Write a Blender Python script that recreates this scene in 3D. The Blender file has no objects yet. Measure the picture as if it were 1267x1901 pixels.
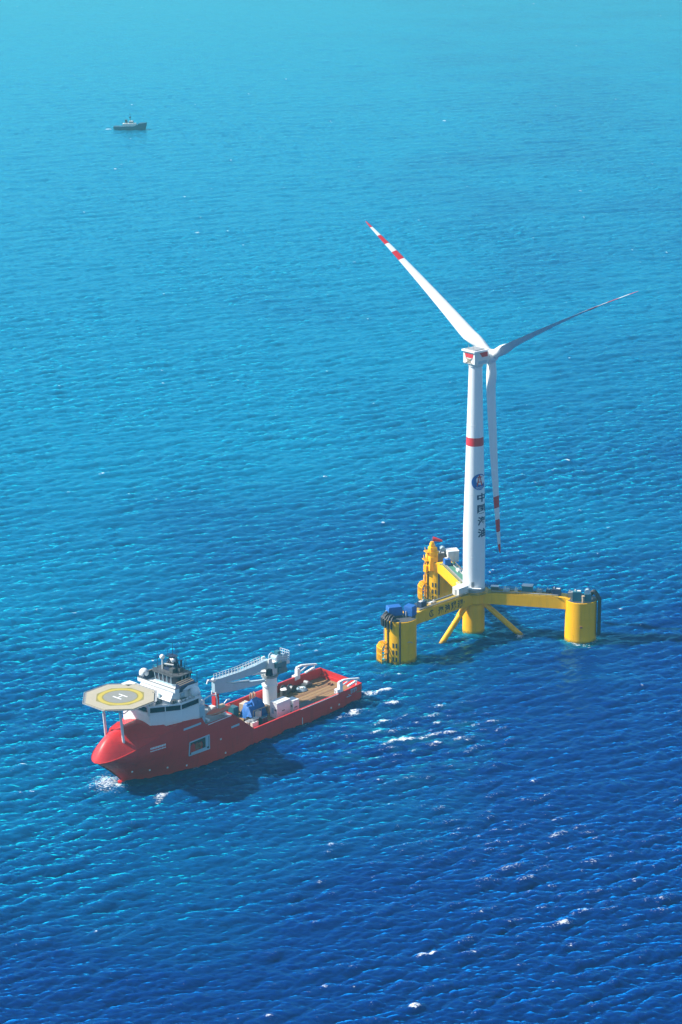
import bpy, bmesh, math, random
import numpy as np
from mathutils import Vector, Matrix
R = math.radians
random.seed(7)
sc = bpy.context.scene
col = sc.collection

# ------------------------------------------------------------------ camera
cam_d = bpy.data.cameras.new('camera')
cam = bpy.data.objects.new('camera', cam_d); col.objects.link(cam)
CAMZ = 293.0
p, r = R(16.834), R(0.555)
fw = Vector((0, math.cos(p), -math.sin(p)))
r0 = Vector((1, 0, 0)); u0 = r0.cross(fw)
rt = r0*math.cos(r) - u0*math.sin(r); up = u0*math.cos(r) + r0*math.sin(r)
cam.matrix_world = Matrix(((rt.x, up.x, -fw.x, 0), (rt.y, up.y, -fw.y, 0), (rt.z, up.z, -fw.z, CAMZ), (0, 0, 0, 1)))
cam_d.sensor_fit = 'VERTICAL'; cam_d.sensor_height = 24.0
cam_d.lens = 24.0*4271.0/1901.0
cam_d.clip_start = 1.0; cam_d.clip_end = 40000.0
sc.camera = cam

# ------------------------------------------------------------------ light
SUN = Vector((-0.99, 0.13, 0)).normalized()
ELEV = R(42)
to_sun = Vector((SUN.x*math.cos(ELEV), SUN.y*math.cos(ELEV), math.sin(ELEV)))
w = bpy.data.worlds.new('World'); sc.world = w; w.use_nodes = True
nt = w.node_tree; nt.nodes.clear()
sky = nt.nodes.new('ShaderNodeTexSky'); sky.sky_type = 'NISHITA'; sky.sun_disc = False
sky.sun_elevation = ELEV; sky.sun_rotation = math.atan2(SUN.x, SUN.y)
sky.air_density = 1.0; sky.dust_density = 0.4; sky.ozone_density = 3.0
bg = nt.nodes.new('ShaderNodeBackground'); bg.inputs[1].default_value = 0.10
out = nt.nodes.new('ShaderNodeOutputWorld')
nt.links.new(sky.outputs[0], bg.inputs[0]); nt.links.new(bg.outputs[0], out.inputs[0])
sun_d = bpy.data.lights.new('sun', 'SUN'); sun_d.energy = 5.0; sun_d.angle = R(0.6); sun_d.color = (1.0, 0.95, 0.86)
sun = bpy.data.objects.new('sun', sun_d); col.objects.link(sun)
sun.rotation_euler = to_sun.to_track_quat('Z', 'Y').to_euler()
sun.location = (0, 0, 400)
sc.view_settings.view_transform = 'Standard'; sc.view_settings.look = 'None'
sc.view_settings.exposure = 0.92; sc.view_settings.gamma = 1.0
try:
    sc.cycles.volume_bounces = 1; sc.cycles.max_bounces = 6; sc.cycles.caustics_reflective = False
    sc.cycles.caustics_refractive = False; sc.cycles.use_denoising = True
except Exception:
    pass

# ------------------------------------------------------------------ materials
def mat(name, c, rough=0.5, metal=0.0, var=0.10, scale=0.6, dirt=None, dirt_amt=0.0, coat=0.0):
    m = bpy.data.materials.new(name); m.use_nodes = True
    t = m.node_tree; b = t.nodes['Principled BSDF']
    b.inputs['Roughness'].default_value = rough; b.inputs['Metallic'].default_value = metal
    tc = t.nodes.new('ShaderNodeTexCoord')
    n = t.nodes.new('ShaderNodeTexNoise'); n.inputs['Scale'].default_value = scale; n.inputs['Detail'].default_value = 6
    t.links.new(tc.outputs['Object'], n.inputs['Vector'])
    mix = t.nodes.new('ShaderNodeMix'); mix.data_type = 'RGBA'
    mix.inputs[6].default_value = (*[x*(1-var) for x in c], 1)
    mix.inputs[7].default_value = (*[min(1, x*(1+var)) for x in c], 1)
    t.links.new(n.outputs['Fac'], mix.inputs[0])
    last = mix.outputs[2]
    if dirt:
        mp = t.nodes.new('ShaderNodeMapping'); mp.inputs['Scale'].default_value = (1.0, 1.0, 0.12)
        t.links.new(tc.outputs['Object'], mp.inputs['Vector'])
        n2 = t.nodes.new('ShaderNodeTexNoise'); n2.inputs['Scale'].default_value = 0.9; n2.inputs['Detail'].default_value = 8
        t.links.new(mp.outputs[0], n2.inputs['Vector'])
        rp = t.nodes.new('ShaderNodeValToRGB'); rp.color_ramp.elements[0].position = 0.52; rp.color_ramp.elements[1].position = 0.78
        rp.color_ramp.elements[1].color = (dirt_amt,)*3 + (1,)
        t.links.new(n2.outputs['Fac'], rp.inputs[0])
        m2 = t.nodes.new('ShaderNodeMix'); m2.data_type = 'RGBA'; m2.inputs[7].default_value = (*dirt, 1)
        t.links.new(rp.outputs[0], m2.inputs[0]); t.links.new(last, m2.inputs[6]); last = m2.outputs[2]
    t.links.new(last, b.inputs['Base Color'])
    return m
M = {}
M['white'] = mat('white paint', (.78, .79, .78), .35, var=.04, dirt=(.45, .42, .38), dirt_amt=.15)
M['offwhite'] = mat('weathered white paint', (.70, .70, .67), .45, var=.08, dirt=(.35, .25, .17), dirt_amt=.35)
M['red'] = mat('red marking paint', (.58, .018, .03), .4, var=.08)
M['hullred'] = mat('red hull paint', (.60, .028, .034), .42, var=.12, scale=.15, dirt=(.28, .03, .03), dirt_amt=.45)
M['yellow'] = mat('yellow platform paint', (.95, .475, .0), .42, var=.06, scale=.3, dirt=(.45, .22, .01), dirt_amt=.35)
M['yellowdk'] = mat('worn yellow deck paint', (.42, .28, .03), .6, var=.2, scale=1.5, dirt=(.12, .09, .05), dirt_amt=.6)
M['blue'] = mat('blue tarpaulin', (.012, .11, .38), .55, var=.25, scale=1.2)
M['navy'] = mat('dark navy paint', (.012, .025, .075), .5, var=.2)
M['teal'] = mat('teal machine paint', (.02, .13, .18), .45, var=.2)
M['green'] = mat('green deck coating', (.06, .19, .13), .7, var=.25, scale=.9)
M['grey'] = mat('grey steel', (.28, .29, .30), .5, metal=.0, var=.2, scale=1.2)
M['dkgrey'] = mat('dark grey steel', (.07, .075, .085), .55, var=.3, scale=1.2)
M['black'] = mat('black rubber', (.018, .018, .03), .6, var=.3)
M['glass'] = mat('dark window glass', (.006, .012, .04), .18, var=.2)
M['glass'].node_tree.nodes['Principled BSDF'].inputs['Specular IOR Level'].default_value = .25
M['wood'] = mat('deck timber', (.26, .155, .07), .8, var=.3, scale=1.5, dirt=(.14, .10, .07), dirt_amt=.7)
M['rust'] = mat('rusty steel', (.22, .10, .06), .8, var=.4, scale=2.)
M['beige'] = mat('helideck coating', (.36, .32, .24), .75, var=.08, scale=.5, dirt=(.26, .24, .2), dirt_amt=.3)
M['olive'] = mat('helideck olive paint', (.22, .19, .05), .75, var=.1)
M['ringyel'] = mat('helideck yellow ring paint', (.42, .33, .05), .7, var=.08)
M['padgrey'] = mat('helideck grey paint', (.21, .21, .19), .75, var=.1)
M['ltblue'] = mat('pale blue grey paint', (.36, .50, .58), .5, var=.1)
M['orange'] = mat('orange red lifeboat shell', (.72, .13, .07), .35, var=.1)
M['logoblue'] = mat('emblem blue', (.01, .09, .36), .4, var=.05)
M['ink'] = mat('dark lettering paint', (.01, .02, .09), .4, var=.05)
M['darkhole'] = mat('dark recess paint', (.03, .035, .045), .8, var=.2)
M['tugblue'] = mat('haze blue hull paint', (.015, .07, .13), .5, var=.15)  # tug hull blue with the distance haze put into its colour
M['brown'] = mat('brown lettering paint', (.06, .035, .015), .6, var=.3, scale=2)
M['tan'] = mat('tan louvre', (.30, .24, .17), .6, var=.2)
M['sand'] = mat('sandy cargo', (.48, .36, .24), .8, var=.4, scale=1.3)

# ------------------------------------------------------------------ mesh helper
def seams(m, sx, sz, amt, growth=False):
    t = m.node_tree; b = t.nodes['Principled BSDF']; src = b.inputs['Base Color'].links[0].from_socket
    tc = t.nodes.new('ShaderNodeTexCoord'); sp_ = t.nodes.new('ShaderNodeSeparateXYZ'); t.links.new(tc.outputs['Object'], sp_.inputs[0])
    cb = t.nodes.new('ShaderNodeCombineXYZ'); ad = t.nodes.new('ShaderNodeMath'); ad.operation = 'ADD'
    t.links.new(sp_.outputs[0], ad.inputs[0]); t.links.new(sp_.outputs[1], ad.inputs[1]); t.links.new(ad.outputs[0], cb.inputs[0]); t.links.new(sp_.outputs[2], cb.inputs[1])
    br = t.nodes.new('ShaderNodeTexBrick'); br.inputs['Scale'].default_value = 1.0; br.inputs['Brick Width'].default_value = sx; br.inputs['Row Height'].default_value = sz
    br.inputs['Mortar Size'].default_value = .05; br.inputs['Mortar Smooth'].default_value = .3
    br.inputs['Color1'].default_value = (1, 1, 1, 1); br.inputs['Color2'].default_value = (.93, .93, .93, 1); br.inputs['Mortar'].default_value = (1-amt, 1-amt, 1-amt, 1)
    t.links.new(cb.outputs[0], br.inputs['Vector'])
    mm = t.nodes.new('ShaderNodeMix'); mm.data_type = 'RGBA'; mm.blend_type = 'MULTIPLY'; mm.inputs[0].default_value = 1
    t.links.new(src, mm.inputs[6]); t.links.new(br.outputs['Color'], mm.inputs[7]); last = mm.outputs[2]
    if growth:
        nz = t.nodes.new('ShaderNodeTexNoise'); nz.inputs['Scale'].default_value = 1.2; t.links.new(tc.outputs['Object'], nz.inputs['Vector'])
        ma = t.nodes.new('ShaderNodeMath'); ma.operation = 'MULTIPLY_ADD'; ma.inputs[1].default_value = 1.6; ma.inputs[2].default_value = -.8; t.links.new(nz.outputs['Fac'], ma.inputs[0])
        mb_ = t.nodes.new('ShaderNodeMath'); mb_.operation = 'ADD'; t.links.new(ma.outputs[0], mb_.inputs[0]); t.links.new(sp_.outputs[2], mb_.inputs[1])
        mr = t.nodes.new('ShaderNodeMapRange'); mr.inputs[1].default_value = .5; mr.inputs[2].default_value = 1.3; mr.inputs[3].default_value = .7; mr.inputs[4].default_value = 0.0; t.links.new(mb_.outputs[0], mr.inputs[0])
        m3 = t.nodes.new('ShaderNodeMix'); m3.data_type = 'RGBA'; m3.inputs[7].default_value = (.10, .09, .025, 1)
        t.links.new(mr.outputs[0], m3.inputs[0]); t.links.new(last, m3.inputs[6]); last = m3.outputs[2]
    t.links.new(last, b.inputs['Base Color'])
for k_ in ('hullred', 'yellow'): M[k_].node_tree.nodes['Principled BSDF'].inputs['Specular IOR Level'].default_value = .3
seams(M['hullred'], 7.5, 2.6, .22)
seams(M['yellow'], 6.0, 3.1, .12, True)
class MB:
    def __init__(s): s.v = []; s.f = []; s.m = []; s.pc = []
    def add(s, vs, fs, mi=0):
        o = len(s.v); s.pc.append((o, len(s.f))); s.v += [tuple(x) for x in vs]
        s.f += [tuple(i+o for i in f) for f in fs]; s.m += [mi]*len(fs); return s
    def box(s, c, d, rz=0, mi=0, taper=1.0, tilt=None):
        x, y, z = d[0]/2, d[1]/2, d[2]/2
        vs = [(sx*x*(taper if sz > 0 else 1), sy*y*(taper if sz > 0 else 1), sz*z) for sz in (-1, 1) for sx, sy in ((-1, -1), (1, -1), (1, 1), (-1, 1))]
        if tilt:
            q = Matrix.Rotation(tilt[1], 3, tilt[0]); vs = [tuple(q @ Vector(v)) for v in vs]
        ca, sa = math.cos(rz), math.sin(rz)
        vs = [(c[0]+a*ca-b*sa, c[1]+a*sa+b*ca, c[2]+e) for a, b, e in vs]
        return s.add(vs, [(3, 2, 1, 0), (4, 5, 6, 7), (0, 1, 5, 4), (1, 2, 6, 5), (2, 3, 7, 6), (3, 0, 4, 7)], mi)
    def tube(s, a, b, ra, rb=None, n=8, mi=0):
        rb = ra if rb is None else rb
        a, b = Vector(a), Vector(b); d = (b-a).normalized()
        e = d.orthogonal().normalized(); g = d.cross(e)
        vs = []
        for c, rr in ((a, ra), (b, rb)):
            vs += [tuple(c+(e*math.cos(2*math.pi*i/n)+g*math.sin(2*math.pi*i/n))*rr) for i in range(n)]
        fs = [(i, (i+1) % n, n+(i+1) % n, n+i) for i in range(n)] + [tuple(range(n))[::-1], tuple(range(n, 2*n))]
        return s.add(vs, fs, mi)
    def path(s, pts, rad, n=7, mi=0):
        pts = [Vector(q) for q in pts]; rings = []
        for i, q in enumerate(pts):
            d = (pts[min(i+1, len(pts)-1)]-pts[max(i-1, 0)]).normalized()
            e = d.cross(Vector((0.31, 0.94, 0.12))).normalized(); g = d.cross(e)
            rings.append([tuple(q+(e*math.cos(2*math.pi*k/n)+g*math.sin(2*math.pi*k/n))*rad) for k in range(n)])
        return s.loft(rings, mi=mi)
    def loft(s, rings, closed=True, caps=True, mi=0):
        n = len(rings[0]); vs = [q for g in rings for q in g]; fs = []
        for j in range(len(rings)-1):
            for i in range(n if closed else n-1):
                k = (i+1) % n
                fs.append((j*n+i, j*n+k, (j+1)*n+k, (j+1)*n+i))
        if caps and closed: fs += [tuple(range(n))[::-1], tuple(range((len(rings)-1)*n, len(rings)*n))]
        return s.add(vs, fs, mi)
    def lathe(s, prof, n=48, c=(0, 0, 0), mi=0, caps=True):
        return s.loft([[(c[0]+rr*math.cos(2*math.pi*i/n), c[1]+rr*math.sin(2*math.pi*i/n), c[2]+z) for i in range(n)] for rr, z in prof], caps=caps, mi=mi)
    def sphere(s, c, rad, n=20, mi=0, sz=1.0):
        m = n//2
        return s.lathe([(max(rad*math.sin(math.pi*j/m), .01), -rad*sz*math.cos(math.pi*j/m)) for j in range(m+1)], n, c, mi)
    def prism(s, poly, z0, z1, mi=0):
        return s.loft([[(x, y, z0) for x, y in poly], [(x, y, z1) for x, y in poly]], mi=mi)
    def ring(s, ro, ri, z, n=48, c=(0, 0), mi=0):
        vs = [(c[0]+q*math.cos(2*math.pi*i/n), c[1]+q*math.sin(2*math.pi*i/n), z) for q in (ro, ri) for i in range(n)]
        return s.add(vs, [(i, (i+1) % n, n+(i+1) % n, n+i) for i in range(n)], mi)
    def rail(s, pts, h=1.1, rad=.06, step=2.0, closed=False):
        pts = [Vector(q) for q in pts]
        if closed: pts = pts+[pts[0]]
        for a, b in zip(pts[:-1], pts[1:]):
            for k in (.5, 1.0): s.tube(a+Vector((0, 0, h*k)), b+Vector((0, 0, h*k)), rad, n=4)
            L = (b-a).length; m = max(1, int(L/step))
            for i in range(m+1):
                q = a.lerp(b, i/m); s.tube(q, q+Vector((0, 0, h)), rad, n=4)
        return s
    def pieces(s, name, mats, parent=None, smooth=True):
        e = s.pc+[(len(s.v), len(s.f))]
        for (v0, f0), (v1, f1) in zip(e[:-1], e[1:]):
            q = MB(); q.add(s.v[v0:v1], [[i-v0 for i in f] for f in s.f[f0:f1]]); o = q.build(name, mats, parent, smooth=smooth)
        return o
    def build(s, name, mats, parent=None, label=None, smooth=True, loc=None):
        me = bpy.data.meshes.new(name); me.from_pydata(s.v, [], s.f)
        bm = bmesh.new(); bm.from_mesh(me); bmesh.ops.recalc_face_normals(bm, faces=bm.faces); bm.to_mesh(me); bm.free()
        if not isinstance(mats, (list, tuple)): mats = [mats]
        for q in mats: me.materials.append(M[q] if isinstance(q, str) else q)
        me.polygons.foreach_set('material_index', s.m)
        if smooth:
            me.polygons.foreach_set('use_smooth', [True]*len(s.f)); me.set_sharp_from_angle(angle=R(35))
        o = bpy.data.objects.new(name, me); col.objects.link(o)
        if parent: o.parent = parent
        if loc: o.location = loc
        if label: o['label'] = label
        return o

def tag(o, label, cat, group=None, kind=None):
    if label: o['label'] = label
    if cat: o['category'] = cat
    if group: o['group'] = group
    if kind: o['kind'] = kind
    return o
def empty(name, loc, rz, label, cat, group=None):
    o = bpy.data.objects.new(name, None); o.empty_display_size = 2
    col.objects.link(o); o.location = loc; o.rotation_euler = (0, 0, rz)
    return tag(o, label, cat, group)
def copy_tree(o, parent=None):
    c = o.copy(); col.objects.link(c)
    if parent: c.parent = parent
    for ch in list(o.children): copy_tree(ch, c)
    return c
def text_mesh(body, bold=0.02):
    cu = bpy.data.curves.new('lettering', 'FONT'); cu.body = body; cu.offset = bold; cu.align_x = 'CENTER'; cu.align_y = 'CENTER'
    o = bpy.data.objects.new('lettering', cu); col.objects.link(o)
    dg = bpy.context.evaluated_depsgraph_get(); dg.update()
    me = bpy.data.meshes.new_from_object(o.evaluated_get(dg))
    bpy.data.objects.remove(o); bpy.data.curves.remove(cu)
    return me
def text_mb(body, fn, w, h, bold=0.02, maxlen=0.06):
    """text fitted to a w x h box about 0,0 ; fn maps flat (x,y) to a 3-D point"""
    me = text_mesh(body, bold)
    bm = bmesh.new(); bm.from_mesh(me)
    for _ in range(7):
        lg = [e for e in bm.edges if e.calc_length() > maxlen]
        if not lg: break
        bmesh.ops.subdivide_edges(bm, edges=lg, cuts=1); bmesh.ops.triangulate(bm, faces=bm.faces)
    xs = [v.co.x for v in bm.verts]; ys = [v.co.y for v in bm.verts]
    cx, cy = (max(xs)+min(xs))/2, (max(ys)+min(ys))/2; sx, sy = w/(max(xs)-min(xs)), h/(max(ys)-min(ys))
    bm.verts.index_update()
    mb = MB(); mb.add([fn((v.co.x-cx)*sx, (v.co.y-cy)*sy) for v in bm.verts], [[v.index for v in f.verts] for f in bm.faces])
    bm.free(); bpy.data.meshes.remove(me)
    return mb

# ------------------------------------------------------------------ places
C0 = Vector((49.24, 812.887, 0))                 # platform centre
ARM = [R(-14.388+k) for k in (-120, 0, 120)]     # near, right, far arm
RAD = 40.29
COLS = [C0+Vector((math.cos(a), math.sin(a), 0))*RAD for a in ARM]
SHIP = Vector((-32.8, 716.3, 0)); SA = R(-132.1)
sh = Vector((math.cos(SA), math.sin(SA), 0)); sp = Vector((-math.sin(SA), math.cos(SA), 0))
def S(x, y, z=0): return SHIP+sh*x+sp*y+Vector((0, 0, z))
TUG = Vector((-203.7, 2274.6, 0))

# ------------------------------------------------------------------ sea
def ocean(L, N, wind, wdir, lmin, lmax, rms, seed, spread=2):
    rng = np.random.default_rng(seed)
    k1 = 2*np.pi*np.fft.fftfreq(N, L/N); kx, ky = np.meshgrid(k1, k1, indexing='ij')
    k = np.hypot(kx, ky); k[0, 0] = 1e-6
    Lp = wind**2/9.81
    ct = (kx*np.cos(wdir)+ky*np.sin(wdir))/k
    P = np.exp(-1/(k*Lp)**2)/k**4*np.abs(ct)**spread
    P[(k > 2*np.pi/lmin) | (k < 2*np.pi/lmax)] = 0; P[0, 0] = 0
    h = np.sqrt(P)*(rng.normal(size=(N, N))+1j*rng.normal(size=(N, N)))
    z = np.fft.ifft2(h).real; s = rms/z.std(); h = h*s
    z = np.fft.ifft2(h).real
    dx = np.fft.ifft2(-1j*kx/k*h).real; dy = np.fft.ifft2(-1j*ky/k*h).real
    jxx = np.fft.ifft2(kx*kx/k*h).real; jyy = np.fft.ifft2(ky*ky/k*h).real; jxy = np.fft.ifft2(kx*ky/k*h).real
    return dict(L=L, N=N, z=z, dx=dx, dy=dy, jxx=jxx, jyy=jyy, jxy=jxy)
def samp(o, key, x, y):
    N = o['N']; a = (x/o['L']*N) % N; b = (y/o['L']*N) % N
    i = np.floor(a).astype(int) % N; j = np.floor(b).astype(int) % N; fa = a-np.floor(a); fb = b-np.floor(b)
    A = o[key]; i1 = (i+1) % N; j1 = (j+1) % N
    return (A[i, j]*(1-fa)+A[i1, j]*fa)*(1-fb)+(A[i, j1]*(1-fa)+A[i1, j1]*fa)*fb
WD = R(107)
o_long = ocean(397., 512, 6.0, WD, 9., 48., .21, 3, 8)
o_mid = ocean(211., 512, 5.0, WD+R(7), 2.4, 10., .24, 5, 6)
o_x = ocean(163., 512, 4.5, WD-R(38), 2.2, 7., .10, 15, 3)
o_short = ocean(97., 512, 4.0, WD-R(14), .9, 2.8, .125, 8, 4)
def vnoise(x, y, s, seed):
    rng = np.random.default_rng(seed); T = rng.random((256, 256))
    a, b = x/s, y/s; i = np.floor(a).astype(int); j = np.floor(b).astype(int); fa = a-i; fb = b-j
    fa = fa*fa*(3-2*fa); fb = fb*fb*(3-2*fb)
    g = lambda u, v: T[u % 256, v % 256]
    return (g(i, j)*(1-fa)+g(i+1, j)*fa)*(1-fb)+(g(i, j+1)*(1-fa)+g(i+1, j+1)*fa)*fb
def sea_fields(x, y):
    rr = np.hypot(x, y)
    ss = lambda a, b: np.clip(1-(rr-a)/(b-a), 0, 1)
    ws, wm, wl = ss(800, 2200), ss(1800, 6000), ss(3500, 9000)
    gust = .50+.55*vnoise(x+500, y, 150., 21)+.35*vnoise(x-.4*y, y, 48., 22)
    z = wl*samp(o_long, 'z', x, y)+gust*(wm*samp(o_mid, 'z', x, y)+wm*samp(o_x, 'z', x, y)+ws*samp(o_short, 'z', x, y))
    lam = .9
    dx = lam*(wl*samp(o_long, 'dx', x, y)+gust*wm*samp(o_mid, 'dx', x, y)); dy = lam*(wl*samp(o_long, 'dy', x, y)+gust*wm*samp(o_mid, 'dy', x, y))
    jxx = 1-1.0*(samp(o_long, 'jxx', x, y)+samp(o_mid, 'jxx', x, y)); jyy = 1-1.0*(samp(o_long, 'jyy', x, y)+samp(o_mid, 'jyy', x, y)); jxy = -1.0*(samp(o_long, 'jxy', x, y)+samp(o_mid, 'jxy', x, y))
    J = jxx*jyy-jxy**2
    # breaking crests, more of them astern of the ship
    d = np.stack([x, y], -1)-np.array([SHIP.x, SHIP.y])
    sx = d@np.array([sh.x, sh.y]); sy = d@np.array([sp.x, sp.y])
    act = np.exp(-((x-18)/24)**2-((y-702)/34)**2)+.8*np.exp(-((x-42)/13)**2-((y-722)/16)**2)+.8*np.exp(-((sx+54)/12)**2-((sy-8)/12)**2)+.5*np.exp(-((x-64)/24)**2-((y-628)/30)**2)
    patch = vnoise(x, y, 38., 4)
    sg = J[:200000].std(); caps = np.clip((1-2.6*sg+1.0*sg*act+.8*sg*(patch-.5)-J)/(.9*sg), 0, 1)
    lace = np.clip(.46*act+.20+.14*np.exp(-((x-60)/50)**2-((y-620)/80)**2), 0, .8)*(.5+patch)*np.clip((1-.7*sg-J)/(1.3*sg), 0, 1)
    foam = np.maximum(caps, lace)
    hb_ = np.clip(1-np.abs(np.abs(sy)-10.9-.3)/1.3, 0, 1)*((sx > -46) & (sx < 24)); foam = np.maximum(foam, .42*hb_)
    # bow wave and the churned water along hull, legs and braces
    def blob(cx, cy, ax, ay, amt, rot=0.0):
        u = (x-cx)*math.cos(rot)+(y-cy)*math.sin(rot); v = -(x-cx)*math.sin(rot)+(y-cy)*math.cos(rot)
        return amt*np.clip(1.25-np.sqrt((u/ax)**2+(v/ay)**2), 0, 1)
    q = S(60.5, -1.5); foam = np.maximum(foam, blob(q.x, q.y, 8.0, 8.0, .80))
    q = S(57.5, -4.5); foam = np.maximum(foam, blob(q.x, q.y, 7.0, 6.0, .78))
    q = S(59.5, 2.0); foam = np.maximum(foam, blob(q.x, q.y, 3.2, 2.6, .9))
    for fx, fy, ax, ay, amt in ((56, 18, 4.2, 1.6, .95), (59, 19.6, 2.2, 1.0, .8), (-53, 9, 5., 3.5, .85), (-35, 17.2, 5.0, 2.2, .95), (-29, 16.2, 2.5, .9, .8), (-52, 0, 4, 6, .6), (-18, 11.6, 4, .9, .75), (32.6, 9.4, 2.6, 1.0, .8), (30, 20, 3., .8, .5), (-56, -2, 5, 3, .6)):
        q = S(fx, fy); foam = np.maximum(foam, blob(q.x, q.y, ax, ay, amt, SA))
    for i, c in enumerate(COLS):
        rad = np.hypot(x-c.x, y-c.y); foam = np.maximum(foam, .62*np.exp(-((rad-6.2)/.8)**2)*(.4+.9*vnoise(x, y, 3.2, 31)))
    rad = np.hypot(x-C0.x, y-C0.y); foam = np.maximum(foam, .5*np.exp(-((rad-4.5)/.6)**2)*vnoise(x, y, 3., 32))
    for bx, by, ax in ((-11.6, -11.4, 1.8), (16.9, -4.8, 2.6), (-5, 16, 1.6)):
        foam = np.maximum(foam, blob(C0.x+bx, C0.y+by, ax, ax*1.3, .95))
    q = COLS[1]; foam = np.maximum(foam, blob(q.x+1.5, q.y-9.5, 3.2, 1.1, .9, R(12)))
    foam = np.maximum(foam, blob(TUG.x-21, TUG.y, 5.5, 4.5, 1.0)); foam = np.maximum(foam, blob(TUG.x+17, TUG.y-2, 2.5, 3.5, .9))
    # swell heaped at the bow
    q = S(60, -1.5); z = z+1.3*np.exp(-((x-q.x)**2+(y-q.y)**2)/18.)
    # turbid green water round the hulls of the platform
    sub = np.zeros_like(x)
    for c, rc in [(COLS[0], 6.), (COLS[1], 6.), (COLS[2], 6.), (C0, 4.2)]:
        rad = np.hypot(x-c.x, (y-c.y)); sub = np.maximum(sub, np.clip(1-(rad-rc)/3.6, 0, 1))
    # aerated water astern of the ship
    air = np.exp(-((x-12)/24)**2-((y-704)/34)**2)+.5*np.exp(-((x-40)/20)**2-((y-715)/24)**2)
    ux, uy = x*.92+y*.38, -x*.38+y*.92
    st_ = vnoise(ux, uy*2.4, 6., 51)*.6+vnoise(ux, uy*2.2, 2.2, 52)*.4
    sub = np.maximum(sub*1.0, 0.55*np.clip(air, 0, 1)*np.clip(st_*2.6-1.15, 0, 1))
    return x+dx, y+dy, z, np.clip(foam, 0, 1), sub*(.25+.4*vnoise(x, y, 2.5, 77))
def polar(azs, rs):
    A, Rr = np.meshgrid(azs, rs)
    return Rr*np.sin(A), Rr*np.cos(A)
dep = np.radians(np.concatenate([np.arange(33.8, 3.6, -.018), np.arange(3.6, 1.4, -.04)]))
grids = []
x, y = polar(np.radians(np.arange(-15.5, 15.51, .03)), CAMZ/np.tan(dep)); grids.append((x, y, sea_fields(x.ravel(), y.ravel())))
z_flat = lambda x, y: (x.ravel(), y.ravel(), np.full(x.size, -.1), np.zeros(x.size), np.zeros(x.size))
rmin = CAMZ/math.tan(dep[0]); rmax = CAMZ/math.tan(dep[-1])
x, y = polar(np.radians(np.arange(15.5, 344.6, 1.0)), np.concatenate([[1.], np.linspace(60, rmin, 8), np.geomspace(rmin*1.1, rmax, 24)])); grids.append((x, y, z_flat(x, y)))
x, y = polar(np.radians(np.linspace(-15.5, 15.5, 20)), np.concatenate([[1.], np.linspace(60, rmin, 12)])); grids.append((x, y, z_flat(x, y)))
V, Q, FO, SU, off = [], [], [], [], 0
for gx, gy, (X, Y, Z, fo, su) in grids:
    nr, nc = gx.shape
    V.append(np.stack([X, Y, Z], -1)); FO.append(fo); SU.append(su)
    idx = np.arange(nr*nc).reshape(nr, nc)+off
    Q.append(np.stack([idx[:-1, :-1], idx[:-1, 1:], idx[1:, 1:], idx[1:, :-1]], -1).reshape(-1, 4)[:, ::-1]); off += nr*nc
V = np.concatenate(V).astype(np.float32); Q = np.concatenate(Q).astype(np.int32)
me = bpy.data.meshes.new('sea'); me.vertices.add(len(V)); me.vertices.foreach_set('co', V.ravel())
me.loops.add(Q.size); me.loops.foreach_set('vertex_index', Q.ravel())
me.polygons.add(len(Q)); me.polygons.foreach_set('loop_start', np.arange(0, Q.size, 4, dtype=np.int32))
me.update(calc_edges=True)
me.polygons.foreach_set('use_smooth', np.ones(len(Q), bool))
for nm, arr in (('foam', FO), ('turbid', SU)):
    a = me.attributes.new(nm, 'FLOAT', 'POINT'); a.data.foreach_set('value', np.concatenate(arr).astype(np.float32))
if me.polygons[0].normal.z < 0: me.flip_normals()

wm_ = bpy.data.materials.new('sea water'); wm_.use_nodes = True; t = wm_.node_tree
b = t.nodes['Principled BSDF']; lk = t.links.new
def N(kind, **kw):
    n = t.nodes.new(kind)
    for k_, v_ in kw.items(): setattr(n, k_, v_)
    return n
tc = N('ShaderNodeTexCoord')
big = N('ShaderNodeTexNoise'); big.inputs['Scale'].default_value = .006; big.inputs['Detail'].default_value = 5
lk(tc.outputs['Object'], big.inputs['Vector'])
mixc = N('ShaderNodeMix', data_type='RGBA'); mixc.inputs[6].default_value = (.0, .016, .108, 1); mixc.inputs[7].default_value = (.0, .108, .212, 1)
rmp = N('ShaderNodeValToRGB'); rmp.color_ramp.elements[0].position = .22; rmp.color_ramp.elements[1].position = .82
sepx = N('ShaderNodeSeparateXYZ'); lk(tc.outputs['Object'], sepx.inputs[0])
gxr = N('ShaderNodeMapRange'); gxr.inputs[1].default_value = -110; gxr.inputs[2].default_value = 130; gxr.inputs[3].default_value = .17; gxr.inputs[4].default_value = -.17; lk(sepx.outputs[0], gxr.inputs[0])  # base colour turns turquoise leftwards, painting in the brighter sky reflection there
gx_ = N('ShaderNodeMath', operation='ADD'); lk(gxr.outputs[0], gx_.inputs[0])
gy_ = N('ShaderNodeMapRange'); gy_.inputs[1].default_value = 560; gy_.inputs[2].default_value = 1250; gy_.inputs[3].default_value = -.33; gy_.inputs[4].default_value = .34; lk(sepx.outputs[1], gy_.inputs[0])  # same with distance: pale sky reflection painted into the water colour
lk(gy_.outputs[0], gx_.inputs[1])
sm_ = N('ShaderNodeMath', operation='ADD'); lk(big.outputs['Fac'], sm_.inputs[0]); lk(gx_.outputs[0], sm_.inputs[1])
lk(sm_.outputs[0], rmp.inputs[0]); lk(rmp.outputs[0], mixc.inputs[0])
at = N('ShaderNodeAttribute', attribute_name='turbid'); mixg = N('ShaderNodeMix', data_type='RGBA'); mixg.inputs[7].default_value = (.01, .24, .24, 1)
lk(at.outputs['Fac'], mixg.inputs[0]); lk(mixc.outputs[2], mixg.inputs[6]); lk(mixg.outputs[2], b.inputs['Base Color'])
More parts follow.
